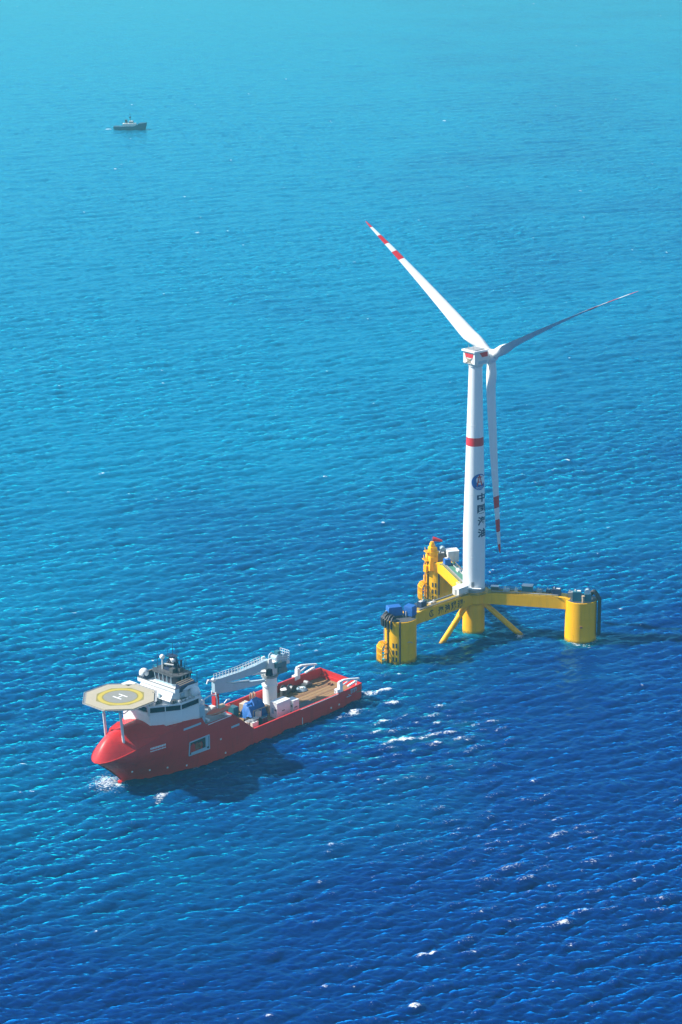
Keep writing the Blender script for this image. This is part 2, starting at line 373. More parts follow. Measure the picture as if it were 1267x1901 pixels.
b.inputs['Roughness'].default_value = .07; b.inputs['IOR'].default_value = 1.333; b.inputs['Specular IOR Level'].default_value = 0.0
b.inputs['Subsurface Weight'].default_value = .92; b.inputs['Subsurface Radius'].default_value = (.3, .9, 1.0); b.inputs['Subsurface Scale'].default_value = 10.0
rip = N('ShaderNodeTexNoise'); rip.inputs['Scale'].default_value = .9; rip.inputs['Detail'].default_value = 4
mp = N('ShaderNodeMapping'); mp.inputs['Rotation'].default_value = (0, 0, R(22)); mp.inputs['Scale'].default_value = (.55, 1.3, 1)
lk(tc.outputs['Object'], mp.inputs[0]); lk(mp.outputs[0], rip.inputs['Vector'])
bp = N('ShaderNodeBump'); bp.inputs['Strength'].default_value = .6; bp.inputs['Distance'].default_value = .22
lk(rip.outputs['Fac'], bp.inputs['Height']); lk(bp.outputs[0], b.inputs['Normal'])
fa = N('ShaderNodeAttribute', attribute_name='foam')
fn = N('ShaderNodeTexNoise'); fn.inputs['Scale'].default_value = 2.1; fn.inputs['Detail'].default_value = 7; fn.inputs['Roughness'].default_value = .65
lk(mp.outputs[0], fn.inputs['Vector'])
m1 = N('ShaderNodeMath', operation='MULTIPLY_ADD'); m1.inputs[1].default_value = 1.15; lk(fa.outputs['Fac'], m1.inputs[0])
m0 = N('ShaderNodeMath', operation='MULTIPLY_ADD'); m0.inputs[1].default_value = 3.4; m0.inputs[2].default_value = -2.40; lk(fn.outputs['Fac'], m0.inputs[0]); lk(m0.outputs[0], m1.inputs[2])
fr = N('ShaderNodeValToRGB'); fr.color_ramp.elements[0].position = .0; fr.color_ramp.elements[1].position = .55; fr.color_ramp.elements[1].color = (.92, .92, .92, 1)
lk(m1.outputs[0], fr.inputs[0])
fb_ = N('ShaderNodeBsdfPrincipled'); fb_.inputs['Base Color'].default_value = (.74, .78, .78, 1); fb_.inputs['Roughness'].default_value = .9
gl = N('ShaderNodeBsdfGlossy'); gl.inputs['Color'].default_value = (.17, .72, .84, 1); gl.inputs['Roughness'].default_value = .07; lk(bp.outputs[0], gl.inputs['Normal'])
fz = N('ShaderNodeFresnel'); fz.inputs['IOR'].default_value = 1.333; lk(bp.outputs[0], fz.inputs['Normal'])
mg_ = N('ShaderNodeMixShader'); lk(fz.outputs[0], mg_.inputs[0]); lk(b.outputs[0], mg_.inputs[1]); lk(gl.outputs[0], mg_.inputs[2])
mx = N('ShaderNodeMixShader'); lk(fr.outputs[0], mx.inputs[0]); lk(mg_.outputs[0], mx.inputs[1]); lk(fb_.outputs[0], mx.inputs[2])
lk(mx.outputs[0], t.nodes['Material Output'].inputs['Surface'])
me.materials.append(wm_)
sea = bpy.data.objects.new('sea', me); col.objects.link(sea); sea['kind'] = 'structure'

# ------------------------------------------------------------------ floating platform
TOP = 15.8
plat = empty('floating_platform', C0, 0, 'yellow three armed floating platform with round corner columns standing in the sea', 'platform')
def ap(i, d, off=0.0, z=0.0):      # along arm i, local to the platform
    a = ARM[i]; return (math.cos(a)*d-math.sin(a)*off, math.sin(a)*d+math.cos(a)*off, z)
cc = MB(); cc.lathe([(4.15, -6), (4.15, 11.4), (5.0, 12.2), (5.0, 15.9), (4.3, 16.4), (4.3, 16.9)], 56)
cc.build('centre_column', 'yellow', plat)
for i in range(3):
    x0, y0, _ = ap(i, RAD)
    mb = MB(); mb.lathe([(5.85, -6), (5.85, TOP-.1), (5.7, TOP)], 64, (x0, y0, 0))
    cl = mb.build('column', 'yellow', plat)
    dk = MB(); dk.lathe([(5.6, TOP+.003), (5.6, TOP+.12)], 48, (x0, y0, 0)); dk.build('column_deck', 'dkgrey', cl)
    # arm: a box girder, wider at both ends
    rings = []
    for d, wd, zb, zt in ((3.2, 2.9, 12.0, 16.2), (6.0, 2.6, 12.0, 16.25), (9, 2.5, 12.0, 16.3), (32.5, 2.5, 12.1, 16.6), (34.6, 2.7, 12.1, 16.5), (36.5, 3.3, 12.05, 15.9)):
        rings.append([ap(i, d, -wd, zb), ap(i, d, wd, zb), ap(i, d, wd, zt), ap(i, d, -wd, zt)])
    arm = MB().loft(rings).build('arm', 'yellow', plat)
    top = MB()
    top.loft([[ap(i, d, -wd, z), ap(i, d, wd, z), ap(i, d, wd, z+.1), ap(i, d, -wd, z+.1)] for d, wd, z in ((5.6, 2.9, 16.21), (9, 2.35, 16.32), (30.5, 2.35, 16.62), (33, 3.0, 16.46))])
    top.build('walkway', 'green' if i == 2 else 'yellowdk', arm)
    rl = MB()
    for s in (-1, 1): rl.rail([ap(i, 6.5, s*2.45, 16.3), ap(i, 30, s*2.45, 16.6)], 1.15, .055, 2.2)
    rl.build('railing', 'yellowdk', arm)
    pp = MB()
    for k, o_ in enumerate((1.2, 1.7, -1.4)): pp.tube(ap(i, 7, o_, 16.75), ap(i, 32, o_, 16.95), .16+.04*k, n=6)
    pp.pieces('pipe_run', 'grey', arm)
    br = MB(); br.tube(ap(i, 3.3, 0, 11.9), ap(i, 24, 0, -5.4), 1.05, n=20); br.build('brace', 'yellow', plat)
# gallery and flange under the tower
g = MB(); g.lathe([(4.5, 15.95), (5.9, 15.95), (5.9, 16.2), (4.5, 16.2), (4.5, 15.95)], 48, caps=False); g.build('gallery', 'yellowdk', plat)
g = MB(); n_ = 20; g.rail([(5.75*math.cos(2*math.pi*k/n_), 5.75*math.sin(2*math.pi*k/n_), 16.2) for k in range(n_)], 1.15, .05, 3, closed=True); g.build('railing', 'grey', plat)
# lettering on the outer face of the near arm
d_a = Vector((math.cos(ARM[0]), math.sin(ARM[0]), 0)); n_a = Vector((-math.sin(ARM[0]), math.cos(ARM[0]), 0))
def arm_face(cd):
    def fn_(x_, y_):
        q = d_a*(cd-x_)+n_a*(2.5+.03); return (q.x, q.y, 14.05+.0142*(cd-x_-9)+y_)
    return fn_
for k, ch in enumerate('海油观澜号'):
    text_mb(ch, arm_face(21.2-k*3.55), 2.9, 3.1, .05).build('lettering', 'brown', plat, smooth=False)
em = MB()
fnl = arm_face(26.2); nn = 24
em.add([fnl(q*math.cos(2*math.pi*i/nn), q*math.sin(2*math.pi*i/nn)) for q in (1.35, .95) for i in range(nn)], [(i, (i+1) % nn, nn+(i+1) % nn, nn+i) for i in range(3, nn-2)])
em.add([fnl(*q) for q in ((-.7, -.9), (-.4, -.9), (.1, .9), (-.1, .9))], [(0, 1, 2, 3)]); em.add([fnl(*q) for q in ((.7, -.9), (.4, -.9), (-.1, .9), (.1, .9))], [(0, 1, 2, 3)])
em.build('emblem', 'brown', plat, smooth=False)
# near and far columns: access caisson, slots, boat landing
def column_fit(ci, az, sgn=1):
    x0, y0, _ = ap(ci, RAD)
    def cp(rad, a, z): return (x0+rad*math.cos(a), y0+rad*math.sin(a), z)
    c = MB(); c.tube(cp(6.0, az+R(25), -2), cp(6.0, az+R(25), TOP+.3), .28, n=8); c.tube(cp(6.05, az-R(22), -2), cp(6.05, az-R(22), TOP+.3), .24, n=8)
    c.pieces('caisson_pipe', 'black', plat)
    s_ = MB()
    for z in (1.6, 4.2, 6.9):
        for da in (-4, 8): 
            a = az+R(da+4); q = cp(5.86, a, z); s_.box((q[0], q[1], z), (.16, .55, 1.7), a)
    s_.pieces('slot', 'darkhole', plat)
    b_ = MB(); a0 = az-R(42)
    for k in range(5):
        a = a0+R(-9+k*6.5); b_.tube(cp(8.6, a, -2.5), cp(8.6, a, 5.6), .26, n=8)
        b_.tube(cp(8.6, a, 5.6), cp(7.6, a, 7.1), .26, n=8); b_.tube(cp(7.6, a, 7.1), cp(5.8, a, 7.3), .22, n=8)
    for z in (.8, 3.2, 5.5): 
        b_.path([cp(8.6, a0+R(-11+3*k), z) for k in range(11)], .2)
        b_.tube(cp(8.6, a0-R(9), z), cp(5.8, a0-R(9), z), .18, n=6); b_.tube(cp(8.6, a0+R(17), z), cp(5.8, a0+R(17), z), .18, n=6)
    b_.build('boat_landing', 'yellow', plat)
    l_ = MB()
    for s in (-.3, .3): l_.tube(cp(6.5, az-R(38)+s/6, 5), cp(6.5, az-R(38)+s/6, TOP+1), .09, n=5)
    for k in range(14): l_.tube(cp(6.5, az-R(38)-.05, 5.5+k*.75), cp(6.5, az-R(38)+.05, 5.5+k*.75), .05, n=4)
    l_.build('ladder', 'grey', plat)
    st = MB(); q = cp(5.9, az+R(60), 7.2)
    st.path([cp(6.0, az+R(52), 8.1), cp(6.15, az+R(58), 8.3), cp(6.15, az+R(66), 8.0), cp(6.0, az+R(72), 7.5)], .16); st.build('pad_eye', 'sand', plat)
column_fit(0, R(-118)); column_fit(2, R(-122))
x0, y0, _ = ap(1, RAD)
pe = MB(); pe.box((x0-.4, y0-5.9, 6.6), (.9, .5, .6), R(-5)); pe.build('pad_eye', 'rust', plat)
# tall access tower on the far column
def far(dx, dy, z=0): 
    q = ap(2, RAD); return (q[0]+dx, q[1]+dy, z)
tw = MB()
for dx, dy, ww, hh in ((-2.4, -1.8, 6.4, 2.3), (-2.8, -1.8, 4.9, 4.0), (-3.0, -1.7, 3.4, 5.6), (-3.2, -1.6, 2.0, 6.9)):
    tw.box(far(dx, dy, TOP+hh/2-1.5), (ww, ww, hh+3), R(20), taper=.8)
for k, (zz_, ww) in enumerate(((6.2, 2.6), (11.2, 2.8), (16.4, 4.4), (19.6, 3.6))):
    tw.box(far(-4.6+.12*k, -2.4+.1*k, zz_), (ww, ww*.9, .3), R(20)); tw.rail([far(-4.6+.12*k+q[0]*ww*.48, -2.4+.1*k+q[1]*ww*.44, zz_+.15) for q in ((1, -1), (-1, -1), (-1, 1))], 1.1, .08, 1.3)
for q in ((-6.0, -1.6), (-5.2, -3.4)): tw.tube(far(*q, -1), far(*q, TOP+1), .26, n=8)
for s in (-1.1, 1.1): tw.tube(far(-5.6, -1.8+s, 3), far(-5.0, -1.7+s*.7, TOP+3.5), .16, n=6)
for k in range(8): 
    s = 1 if k % 2 else -1; tw.tube(far(-5.6+.08*k, -1.8+s*1.0, 4+1.8*k), far(-5.55+.08*k, -1.8-s*1.0, 5.8+1.8*k), .12, n=5)
tw.tube(far(-3.2, -1.6, TOP+6.2), far(-3.2, -1.6, TOP+7.6), .9, .75, n=10); tw.box(far(-5.4, -3.4, 13.2), (2.0, 1.6, 2.6), R(40)); tw.box(far(-5.6, -1.6, 8.6), (1.6, 1.6, 2.2), R(10)); tw.tube(far(-1.2, -3.6, TOP), far(-1.2, -3.6, TOP+3.4), .5, n=10)
tw.build('access_tower', 'yellow', plat)

# ------------------------------------------------------------------ wind turbine
TB, TT = 16.9, 102.7
turb = empty('wind_turbine', C0+Vector((0, 0, TB)), 0, 'white three bladed wind turbine on the yellow platform, red bands on tower and blades', 'wind turbine')
def trad(z): return 4.1+(2.38-4.1)*max(0, (z-40)/(TT-40)) if z > 40 else 4.1-.0*z
prof = [(trad(z), z-TB) for z in [TB, 20, 30, 40, 50, 60, 70, 80, 90, TT]]
tower = MB().lathe(prof, 72).build('tower', 'white', turb)
MB().lathe([(trad(72.4)+.03, 72.4-TB), (trad(75.5)+.03, 75.5-TB)], 72, caps=False).build('band', 'red', tower, label='red band painted round the tower')
fl = MB()
for z in (30, 54, 80): fl.lathe([(trad(z)+.0, z-TB), (trad(z)+.035, z-TB+.02), (trad(z)+.035, z-TB+.16), (trad(z), z-TB+.18)], 72, caps=False)
fl.pieces('flange', 'white', tower)
fl = MB().lathe([(4.1, -.5), (4.35, -.5), (4.35, .35), (4.1, .45)], 64, caps=False); fl.build('flange', 'grey', tower)
vaz = math.atan2(-C0.y, -C0.x)                    # towards the camera
def tower_map(ang, zc):
    def fn_(x_, y_):
        z = zc+y_; rr = trad(z)+.10; a = vaz+ang+x_/trad(zc)
        return (rr*math.cos(a), rr*math.sin(a), z-TB)
    return fn_
for zc, ch in zip((53.0, 48.6, 44.1, 39.5), '中国海油'):
    text_mb(ch, tower_map(R(46), zc), 4.1, 3.3, .03, .06).build('lettering', 'ink', tower, smooth=False)
f_ = tower_map(R(31), 59.0)
def arcband(pts_out, pts_in):
    n = len(pts_out); mb = MB(); K = 5
    mb.add([f_(a_[0]+(b_[0]-a_[0])*k/K, a_[1]+(b_[1]-a_[1])*k/K) for k in range(K+1) for a_, b_ in zip(pts_out, pts_in)], [(k*n+i, k*n+i+1, (k+1)*n+i+1, (k+1)*n+i) for k in range(K) for i in range(n-1)]); return mb
def cir(cx, cy, rr, a0, a1, n=40): return [(cx+rr*math.cos(R(a0+(a1-a0)*i/n)), cy+rr*math.sin(R(a0+(a1-a0)*i/n))) for i in range(n+1)]
mb = arcband(cir(0, 0, 3.05, 35, 395-70), cir(.45, .75, 1.85, 35, 395-70)); mb.build('emblem', 'logoblue', tower, label='blue ring emblem on the tower')
f_b = f_
f_ = lambda x_, y_: (lambda q: (q[0]*1.012, q[1]*1.012, q[2]))(f_b(x_, y_))
dr = MB()
for quad in (((-1.25, -1.5), (-.8, -1.5), (.1, 2.6), (-.25, 2.6)), ((1.2, -1.5), (.75, -1.5), (-.15, 2.6), (.2, 2.6)), ((-.75, -.2), (.7, -.2), (.62, .15), (-.65, .15)), ((-1.0, 1.6), (1.0, 1.6), (.9, 1.95), (-.9, 1.95))):
    dr.add([f_(*q) for q in quad], [(0, 1, 2, 3)])
dr.build('emblem', 'red', tower, smooth=False, label='red derrick mark inside the blue ring')
wv = MB()
for yy in (-2.55, -2.05):
    pts = [(-1.5+3.0*i/14, yy+.12*math.sin(i*.9)) for i in range(15)]
    wv.add([f_(a_, b_) for a_, b_ in pts]+[f_(a_, b_+.14) for a_, b_ in pts], [(i, i+1, 15+i+1, 15+i) for i in range(14)])
wv.build('emblem', 'white', tower, smooth=False)
# stair and landing at the tower foot
lp = MB(); a_ = vaz-R(50)
lp.box((4.9*math.cos(a_), 4.9*math.sin(a_), 1.6), (3.2, 5.6, .25), a_); lp.build('landing', 'white', tower)
lp = MB(); lp.rail([(4.9*math.cos(a_)+q[0]*math.cos(a_)-q[1]*math.sin(a_), 4.9*math.sin(a_)+q[0]*math.sin(a_)+q[1]*math.cos(a_), 1.75) for q in ((-.6, -2.7), (1.5, -2.7), (1.5, 2.7), (-.6, 2.7))], 1.1, .07, 1.2); lp.build('railing', 'white', tower)
dm = MB(); a2 = vaz-R(5); dm.box((4.11*math.cos(a2), 4.11*math.sin(a2), 2.6), (.14, 1.1, 2.2), a2); dm.build('door', 'grey', tower)
lp = MB(); lp.box((4.6*math.cos(a2), 4.6*math.sin(a2), 1.4), (1.1, 6.2, .22), a2); lp.build('landing', 'white', tower)

PHI, TILT = R(49.42), R(5)
n_h = Vector((math.sin(PHI), math.cos(PHI), 0)); u_h = Vector((math.cos(PHI), -math.sin(PHI), 0)); zz = Vector((0, 0, 1))
HUBZ = 103.6
def nac(a, b, c): return tuple(n_h*a+u_h*b+zz*(TT-TB+c))
ncl = MB()
sec = [(-3.3, 3.0, .5, 4.5), (-2.9, 3.25, .1, 4.9), (2.6, 3.25, .1, 4.9), (4.2, 2.5, .5, 4.3)]
ncl.loft([[nac(a, -b, z0), nac(a, b, z0), nac(a, b, z1), nac(a, -b, z1)] for a, b, z0, z1 in sec])
nb = ncl.build('nacelle', 'offwhite', turb)
rf = MB(); rf.loft([[nac(a, -b, 4.91), nac(a, b, 4.91), nac(a, b*.97, 5.45), nac(a, -b*.97, 5.45)] for a, b in ((-3.9, 3.4), (-3.5, 3.55), (3.0, 3.5), (3.6, 3.2))]); rf.build('roof', 'white', nb)
rf = MB(); rf.loft([[nac(a, -b, 5.455), nac(a, b, 5.455), nac(a, b, 5.7), nac(a, -b, 5.7)] for a, b in ((-2.9, 2.7), (2.2, 2.5))]); rf.build('roof_panel', 'grey', nb)
pn = MB(); pn.add([nac(-3.36, -2.2, 4.3), nac(-3.36, 2.3, 4.3), nac(-3.36, 1.9, 2.7), nac(-3.36, -1.7, 2.7)], [(0, 1, 2, 3)]); pn.add([nac(-3.2, -2.2, 4.3), nac(-3.2, 2.3, 4.3), nac(-3.2, 1.9, 2.7), nac(-3.2, -1.7, 2.7)], [(0, 1, 2, 3)]); pn.add([nac(-3.36, -2.2, 4.3), nac(-3.36, 2.3, 4.3), nac(-3.2, 2.3, 4.3), nac(-3.2, -2.2, 4.3)], [(0, 1, 2, 3)]); pn.build('panel', 'red', nb, smooth=False)
pn = MB(); pn.loft([[nac(-1.2, 3.2, 4.6), nac(2.9, 3.2, 4.6), nac(2.9, 3.2, 2.9), nac(.2, 3.2, 2.9)], [nac(-1.2, 3.31, 4.6), nac(2.9, 3.31, 4.6), nac(2.9, 3.31, 2.9), nac(.2, 3.31, 2.9)]]); pn.build('panel', 'red', nb, smooth=False)
pn = MB(); pn.loft([[nac(-1.7, 3.2, 1.6), nac(2.6, 3.2, 1.6), nac(2.6, 3.2, .5), nac(-1.7, 3.2, .5)], [nac(-1.7, 3.29, 1.6), nac(2.6, 3.29, 1.6), nac(2.6, 3.29, .5), nac(-1.7, 3.29, .5)]]); pn.build('vent', 'ltblue', nb, smooth=False)
pn = MB()
for q in ((-1.6, 1.6), (1.6, -1.6)): pn.tube(nac(-3.42, q[0], .6), nac(-3.42, q[1], 2.6), .12, n=5)
pn.box(nac(-3.3, 0, 1.6), (.25, 1.6, 1.5), math.atan2(n_h.y, n_h.x)); pn.build('hatch', 'tan', nb)
yb = MB().lathe([(2.45, TT-TB-.9), (2.75, TT-TB-.7), (2.75, TT-TB+.2)], 40); yb.build('yaw_ring', 'offwhite', nb)
mst = MB(); mst.tube(nac(-2.4, 1.2, 5.7), nac(-2.4, 1.2, 7.6), .07, n=5); mst.tube(nac(-2.4, -1.2, 5.7), nac(-2.4, -1.2, 7.2), .07, n=5); mst.pieces('wind_sensor', 'grey', nb)
# rotor
ax = (n_h*math.cos(TILT)+zz*math.sin(TILT)).normalized(); vv = u_h.cross(ax).normalized()
if vv.z < 0: vv = -vv
hub_c = zz*(HUBZ-TB)+ax*7.9
hb = MB(); rings = []
for d, rr in ((-4.2, 1.5), (-2.7, 1.7), (-2.4, 2.2), (-1.2, 2.55), (.6, 2.5), (1.7, 2.1), (2.5, 1.35), (2.9, .6), (3.0, .06)):
    rings.append([tuple(hub_c+ax*d+(u_h*math.cos(k*math.pi/16)+vv*math.sin(k*math.pi/16))*rr) for k in range(32)])
hb.loft(rings); hb.build('hub', 'white', turb)
def naca(tc):
    xs = [.5*(1-math.cos(math.pi*i/13)) for i in range(14)]
    yt = [5*tc*(.2969*math.sqrt(x_)-.126*x_-.3516*x_**2+.2843*x_**3-.1036*x_**4) for x_ in xs]
    return [(x_, y_) for x_, y_ in zip(xs, yt)][::-1]+[(x_, -y_*.75) for x_, y_ in zip(xs, yt)][1:-1]
def blade(theta, lab):
    d = (u_h*math.sin(theta)+vv*math.cos(theta)).normalized(); tg = (u_h*math.cos(theta)-vv*math.sin(theta)).normalized()
    LR = 79.0; mb = MB(); rings = []; mids = []
    st = [.02, .035, .05, .07, .09, .12, .15, .19, .23, .28, .33, .39, .45, .52, .58, .64, .70, .73, .76, .79, .82, .85, .885, .92, .95, .965, .98, .992, 1.0]
    for s in st:
        bl = min(1, max(0, (s-.035)/.13)); bl = bl*bl*(3-2*bl)
        ch = 3.3*(1-bl)+bl*(5.9*(1-s)**.80*.98+.85 if s < .95 else max(.12, (5.9*(.05)**.80*.98+.85)*math.sqrt(max(.004, (1-s)/.05))))
        th = (1-bl)*1.0+bl*max(.17, .44-.45*s)
        be = R(21)*(1-s)-R(4)
        pre = 2.5*s**1.2
        sag = tg*(-tg.z*5.0*s*s)
        cd = (ax*math.cos(be)*-1+tg*math.sin(be)*-1); nd = (tg*math.cos(be)-ax*math.sin(be))
        air = naca(th*.93 if bl > .02 else 1.0); ring = []
        for k, (a_, b_) in enumerate(air):
            phi_ = 2*math.pi*k/len(air)
            cxp, cyp = .5+.5*math.cos(phi_), .5*math.sin(phi_)
            X_ = cxp*(1-bl)+a_*bl; Y_ = cyp*(1-bl)+b_*bl
            piv = .5*(1-bl)+.30*bl
            ring.append(tuple(hub_c+d*(s*LR)+ax*pre+sag+cd*((X_-piv)*ch)+nd*(Y_*ch)))
        rings.append(ring)
    n = len(rings[0])
    for j in range(len(rings)-1):
        s = (st[j]+st[j+1])/2
        mi = 1 if (.70 < s < .76 or .82 < s < .885 or s > .95) else 0
        mb.loft([rings[j], rings[j+1]], caps=False, mi=mi)
    mb.add(rings[-1], [tuple(range(n))], 1)
    o = mb.build('blade', ['white', 'red'], turb, label=lab)
    bm = bmesh.new(); bm.from_mesh(o.data); bmesh.ops.remove_doubles(bm, verts=bm.verts, dist=.0005); bmesh.ops.recalc_face_normals(bm, faces=bm.faces); bm.to_mesh(o.data); bm.free()
    return o
TH = 2.83
blade(R(TH-58.4), 'upper left blade with red bands at its tip'); blade(R(TH+58.2), 'right hand blade bending towards its tip'); blade(R(TH+180), 'blade hanging straight down beside the tower')

# ------------------------------------------------------------------ equipment standing on the platform
def on_arm(i, d, off, z): 
    q = ap(i, d, off, z); return C0+Vector(q)
def crate(name, loc, rz, d, body, roof, label, cat, group=None, legs=True):
    o = empty(name, loc, rz, label, cat, group)
    m_ = MB(); m_.box((0, 0, d[2]/2+.15), (d[0], d[1], d[2]))
    for k in range(int(d[0]/.5)):
        for s in (-1, 1): m_.box((-d[0]/2+.3+k*.5, s*(d[1]/2+.03), d[2]/2+.15), (.16, .06, d[2]*.86))
    m_.build('body', body, o, smooth=False)
    r_ = MB(); r_.box((0, 0, d[2]+.15+.09), (d[0]+.16, d[1]+.16, .17)); r_.build('roof', roof, o, smooth=False)
    f2 = MB()
    for sx in (-1, 1):
        for sy in (-1, 1): f2.box((sx*(d[0]/2-.15), sy*(d[1]/2-.15), .07), (.3, .3, .14))
    f2.pieces('foot', 'dkgrey', o, smooth=False)
    dd = MB(); dd.box((d[0]/2+.03, 0, d[2]*.45+.15), (.05, min(.9, d[1]*.4), d[2]*.7)); dd.build('door', 'grey', o, smooth=False)
    return o
NA = ARM[0]
crate('cabin', on_arm(0, 7.6, .1, 16.42), NA, (5.4, 3.2, 2.8), 'offwhite', 'white', 'white equipment cabin on the near arm beside the tower foot', 'cabin')
crate('cabin', on_arm(2, 36.0, -3.5, 16.1), R(12), (4.4, 4.2, 4.2), 'offwhite', 'white', 'white box cabin raised on the far column behind the tower', 'cabin')
def tarp_block(loc, rz, d, label):
    o = empty('covered_machine', loc, rz, label, 'machine', 'blue covered machines on the near column')
    m_ = MB(); a_, b_, h_ = d
    m_.loft([[(-a_/2, -b_/2, .5), (a_/2, -b_/2, .5), (a_/2, b_/2, .5), (-a_/2, b_/2, .5)], [(-a_/2*1.03, -b_/2*1.03, h_*.55), (a_/2*1.03, -b_/2*1.03, h_*.5), (a_/2*1.03, b_/2*1.02, h_*.55), (-a_/2*1.02, b_/2*1.02, h_*.5)], [(-a_/2, -b_/2, h_*.9), (a_/2, -b_/2, h_*.9), (a_/2, b_/2, h_), (-a_/2, b_/2, h_)], [(-a_/2*.9, -b_/2*.85, h_*1.02), (a_/2*.9, -b_/2*.85, h_*1.02), (a_/2*.9, b_/2*.9, h_*1.08), (-a_/2*.9, b_/2*.9, h_*1.08)]])
    m_.build('tarpaulin', 'blue', o)
    f2 = MB(); f2.box((0, 0, .26), (a_*.95, b_*.95, .5)); f2.build('skid', 'dkgrey', o, smooth=False)
    p_ = MB(); p_.tube((a_*.55, -b_*.3, 0), (a_*.55, -b_*.3, h_*.7), .18, n=7); p_.tube((-a_*.55, b_*.2, 0), (-a_*.55, b_*.2, h_*.6), .15, n=7); p_.pieces('post', 'offwhite', o)
    return o
c0 = COLS[0]
tarp_block(c0+Vector((-2.2, 1.4, TOP+.13)), R(18), (5.2, 3.2, 3.6), 'blue tarpaulin covered machine at outer left edge of the near column')
tarp_block(c0+Vector((3.6, 1.2, TOP+.13)), R(60), (3.6, 3.4, 3.8), 'blue tarpaulin covered machine on the near column nearest the arm')
def hoses(name, c, azs, label, drop, lift=1.6, rad=.33, group=None, inner=3.6, outer=6.7):
    o = empty(name, c+Vector((0, 0, TOP+.13)), 0, label, 'hoses', group)
    for k, a in enumerate(azs):
        m_ = MB(); pts = []
        for i in range(10):
            q = i/9; rr = inner+(outer-inner)*q; pts.append((rr*math.cos(a), rr*math.sin(a), .2+lift*math.sin(math.pi*min(1, q*.95+.12))*(1-.25*(k % 2))))
        for z in np.linspace(-.8, -drop, 8): pts.append((outer*math.cos(a), outer*math.sin(a), float(z)))
        m_.path(pts, rad); m_.build('hose', 'black', o)
    return o
hoses('hose_bundle', COLS[0], [R(-180), R(-170), R(-158), R(-145), R(-133), R(-121)], 'black hoses arching over the left rim of the near column', 2.6, 1.7, .42)
hoses('hose_bundle', COLS[1], [R(-22), R(-14), R(-6), R(2)], 'thick dark hoses hanging down the right side of the right column to the water', 13.5, 2.9, .55, inner=3.2, outer=6.9)
def machine(loc, rz, d, label, body='teal', cat='machine', group=None, extra=0):
    o = empty('winch_unit' if extra else 'machine_box', loc, rz, label, cat, group)
    m_ = MB(); m_.box((0, 0, d[2]/2), d, taper=.95); m_.build('body', body, o, smooth=False)
    p_ = MB(); p_.tube((-d[0]*.2, 0, d[2]), (-d[0]*.2, 0, d[2]+.7), .22, n=8); p_.box((d[0]*.22, 0, d[2]+.12), (d[0]*.4, d[1]*.5, .22)); p_.build('cap', 'offwhite', o)
    if extra:
        q_ = MB(); q_.tube((0, -d[1]*.35, d[2]+.8), (0, d[1]*.35, d[2]+.8), .8, n=18)
        for s in (-1, 1): q_.tube((0, s*d[1]*.36, d[2]+.8), (0, s*d[1]*.42, d[2]+.8), 1.05, n=18)
        q_.build('drum', 'ltblue', o)
    return o
c1 = COLS[1]
machine(c1+Vector((-1.8, -2.4, TOP+.13)), R(-8), (3.2, 2.6, 3.6), 'tall teal cabinet at the front of the right column', 'teal')
machine(c1+Vector((2.0, -2.6, TOP+.13)), R(-8), (3.0, 2.6, 2.7), 'teal winch with a pale drum on the front of the right column', 'teal', 'winch', extra=1)
machine(c1+Vector((-3.6, 1.8, TOP+.13)), R(-8), (2.2, 2.4, 2.0), 'low grey machine on the back of the right column', 'grey')
o = empty('bollard', c1+Vector((.2, -4.9, TOP+.13)), 0, 'sand coloured post at the front rim of the right column', 'bollard')
m_ = MB(); m_.lathe([(.45, 0), (.45, 2.3), (.6, 2.35), (.6, 2.6)], 14); m_.build('post', 'sand', o)
machine(on_arm(1, 31.0, -.2, 16.75), ARM[1], (3.6, 2.6, 2.3), 'dark navy machine where the right arm meets its column', 'navy')
machine(on_arm(1, 28.0, .4, 16.72), ARM[1], (1.6, 1.8, 1.6), 'small navy box next to the dark machine on the right arm', 'navy')
crate('container', on_arm(1, 20.2, .4, 16.6), ARM[1], (3.9, 2.8, 2.6), 'teal', 'offwhite', 'pale topped container halfway along the right arm', 'container')
machine(on_arm(1, 16.0, .5, 16.55), ARM[1], (1.2, 1.2, 1.1), 'small white topped box halfway along the right arm', 'offwhite')
machine(on_arm(1, 24.6, .5, 16.65), ARM[1], (1.9, 1.6, 1.3), 'grey cabinet between the container and navy boxes on the right arm', 'grey')
crate('container', on_arm(1, 7.9, .6, 16.42), ARM[1], (2.9, 1.7, 1.5), 'dkgrey', 'white', 'low white topped box on the right arm next to the tower', 'container')
machine(on_arm(1, 12.2, .8, 16.5), ARM[1], (2.4, 1.2, .9), 'flat pale blue locker along the right arm', 'ltblue')
c2 = COLS[2]
machine(c2+Vector((.2, -3.0, TOP+.13)), R(10), (2.8, 2.4, 3.4), 'dark machine with fittings on the far column beside the yellow access tower', 'dkgrey')
machine(c2+Vector((1.0, .8, TOP+.13)), R(10), (3.0, 2.6, 3.0), 'navy winch behind the machines on the far column', 'navy', 'winch', extra=1)
machine(on_arm(2, 30.0, .6, 16.75), ARM[2], (2.6, 2.4, 2.4), 'blue machine standing where the far arm leaves its column', 'blue')
o = empty('radar_dome', on_arm(2, 15.5, -1.5, 16.5), 0, 'small white dome on the green walkway of the far arm', 'dome'); m_ = MB(); m_.lathe([(.5, 0), (.5, .6)], 14); m_.build('base', 'grey', o); m_ = MB(); m_.sphere((0, 0, 1.35), .95, 18); m_.build('dome', 'white', o)
machine(on_arm(2, 21.5, -1.2, 16.55), ARM[2], (2.6, 1.3, .8), 'low white locker on the green walkway of the far arm', 'offwhite')
machine(on_arm(0, 28.5, -.2, 16.7), NA, (3.0, 2.2, 2.2), 'navy machine at the column end of the near arm', 'navy')
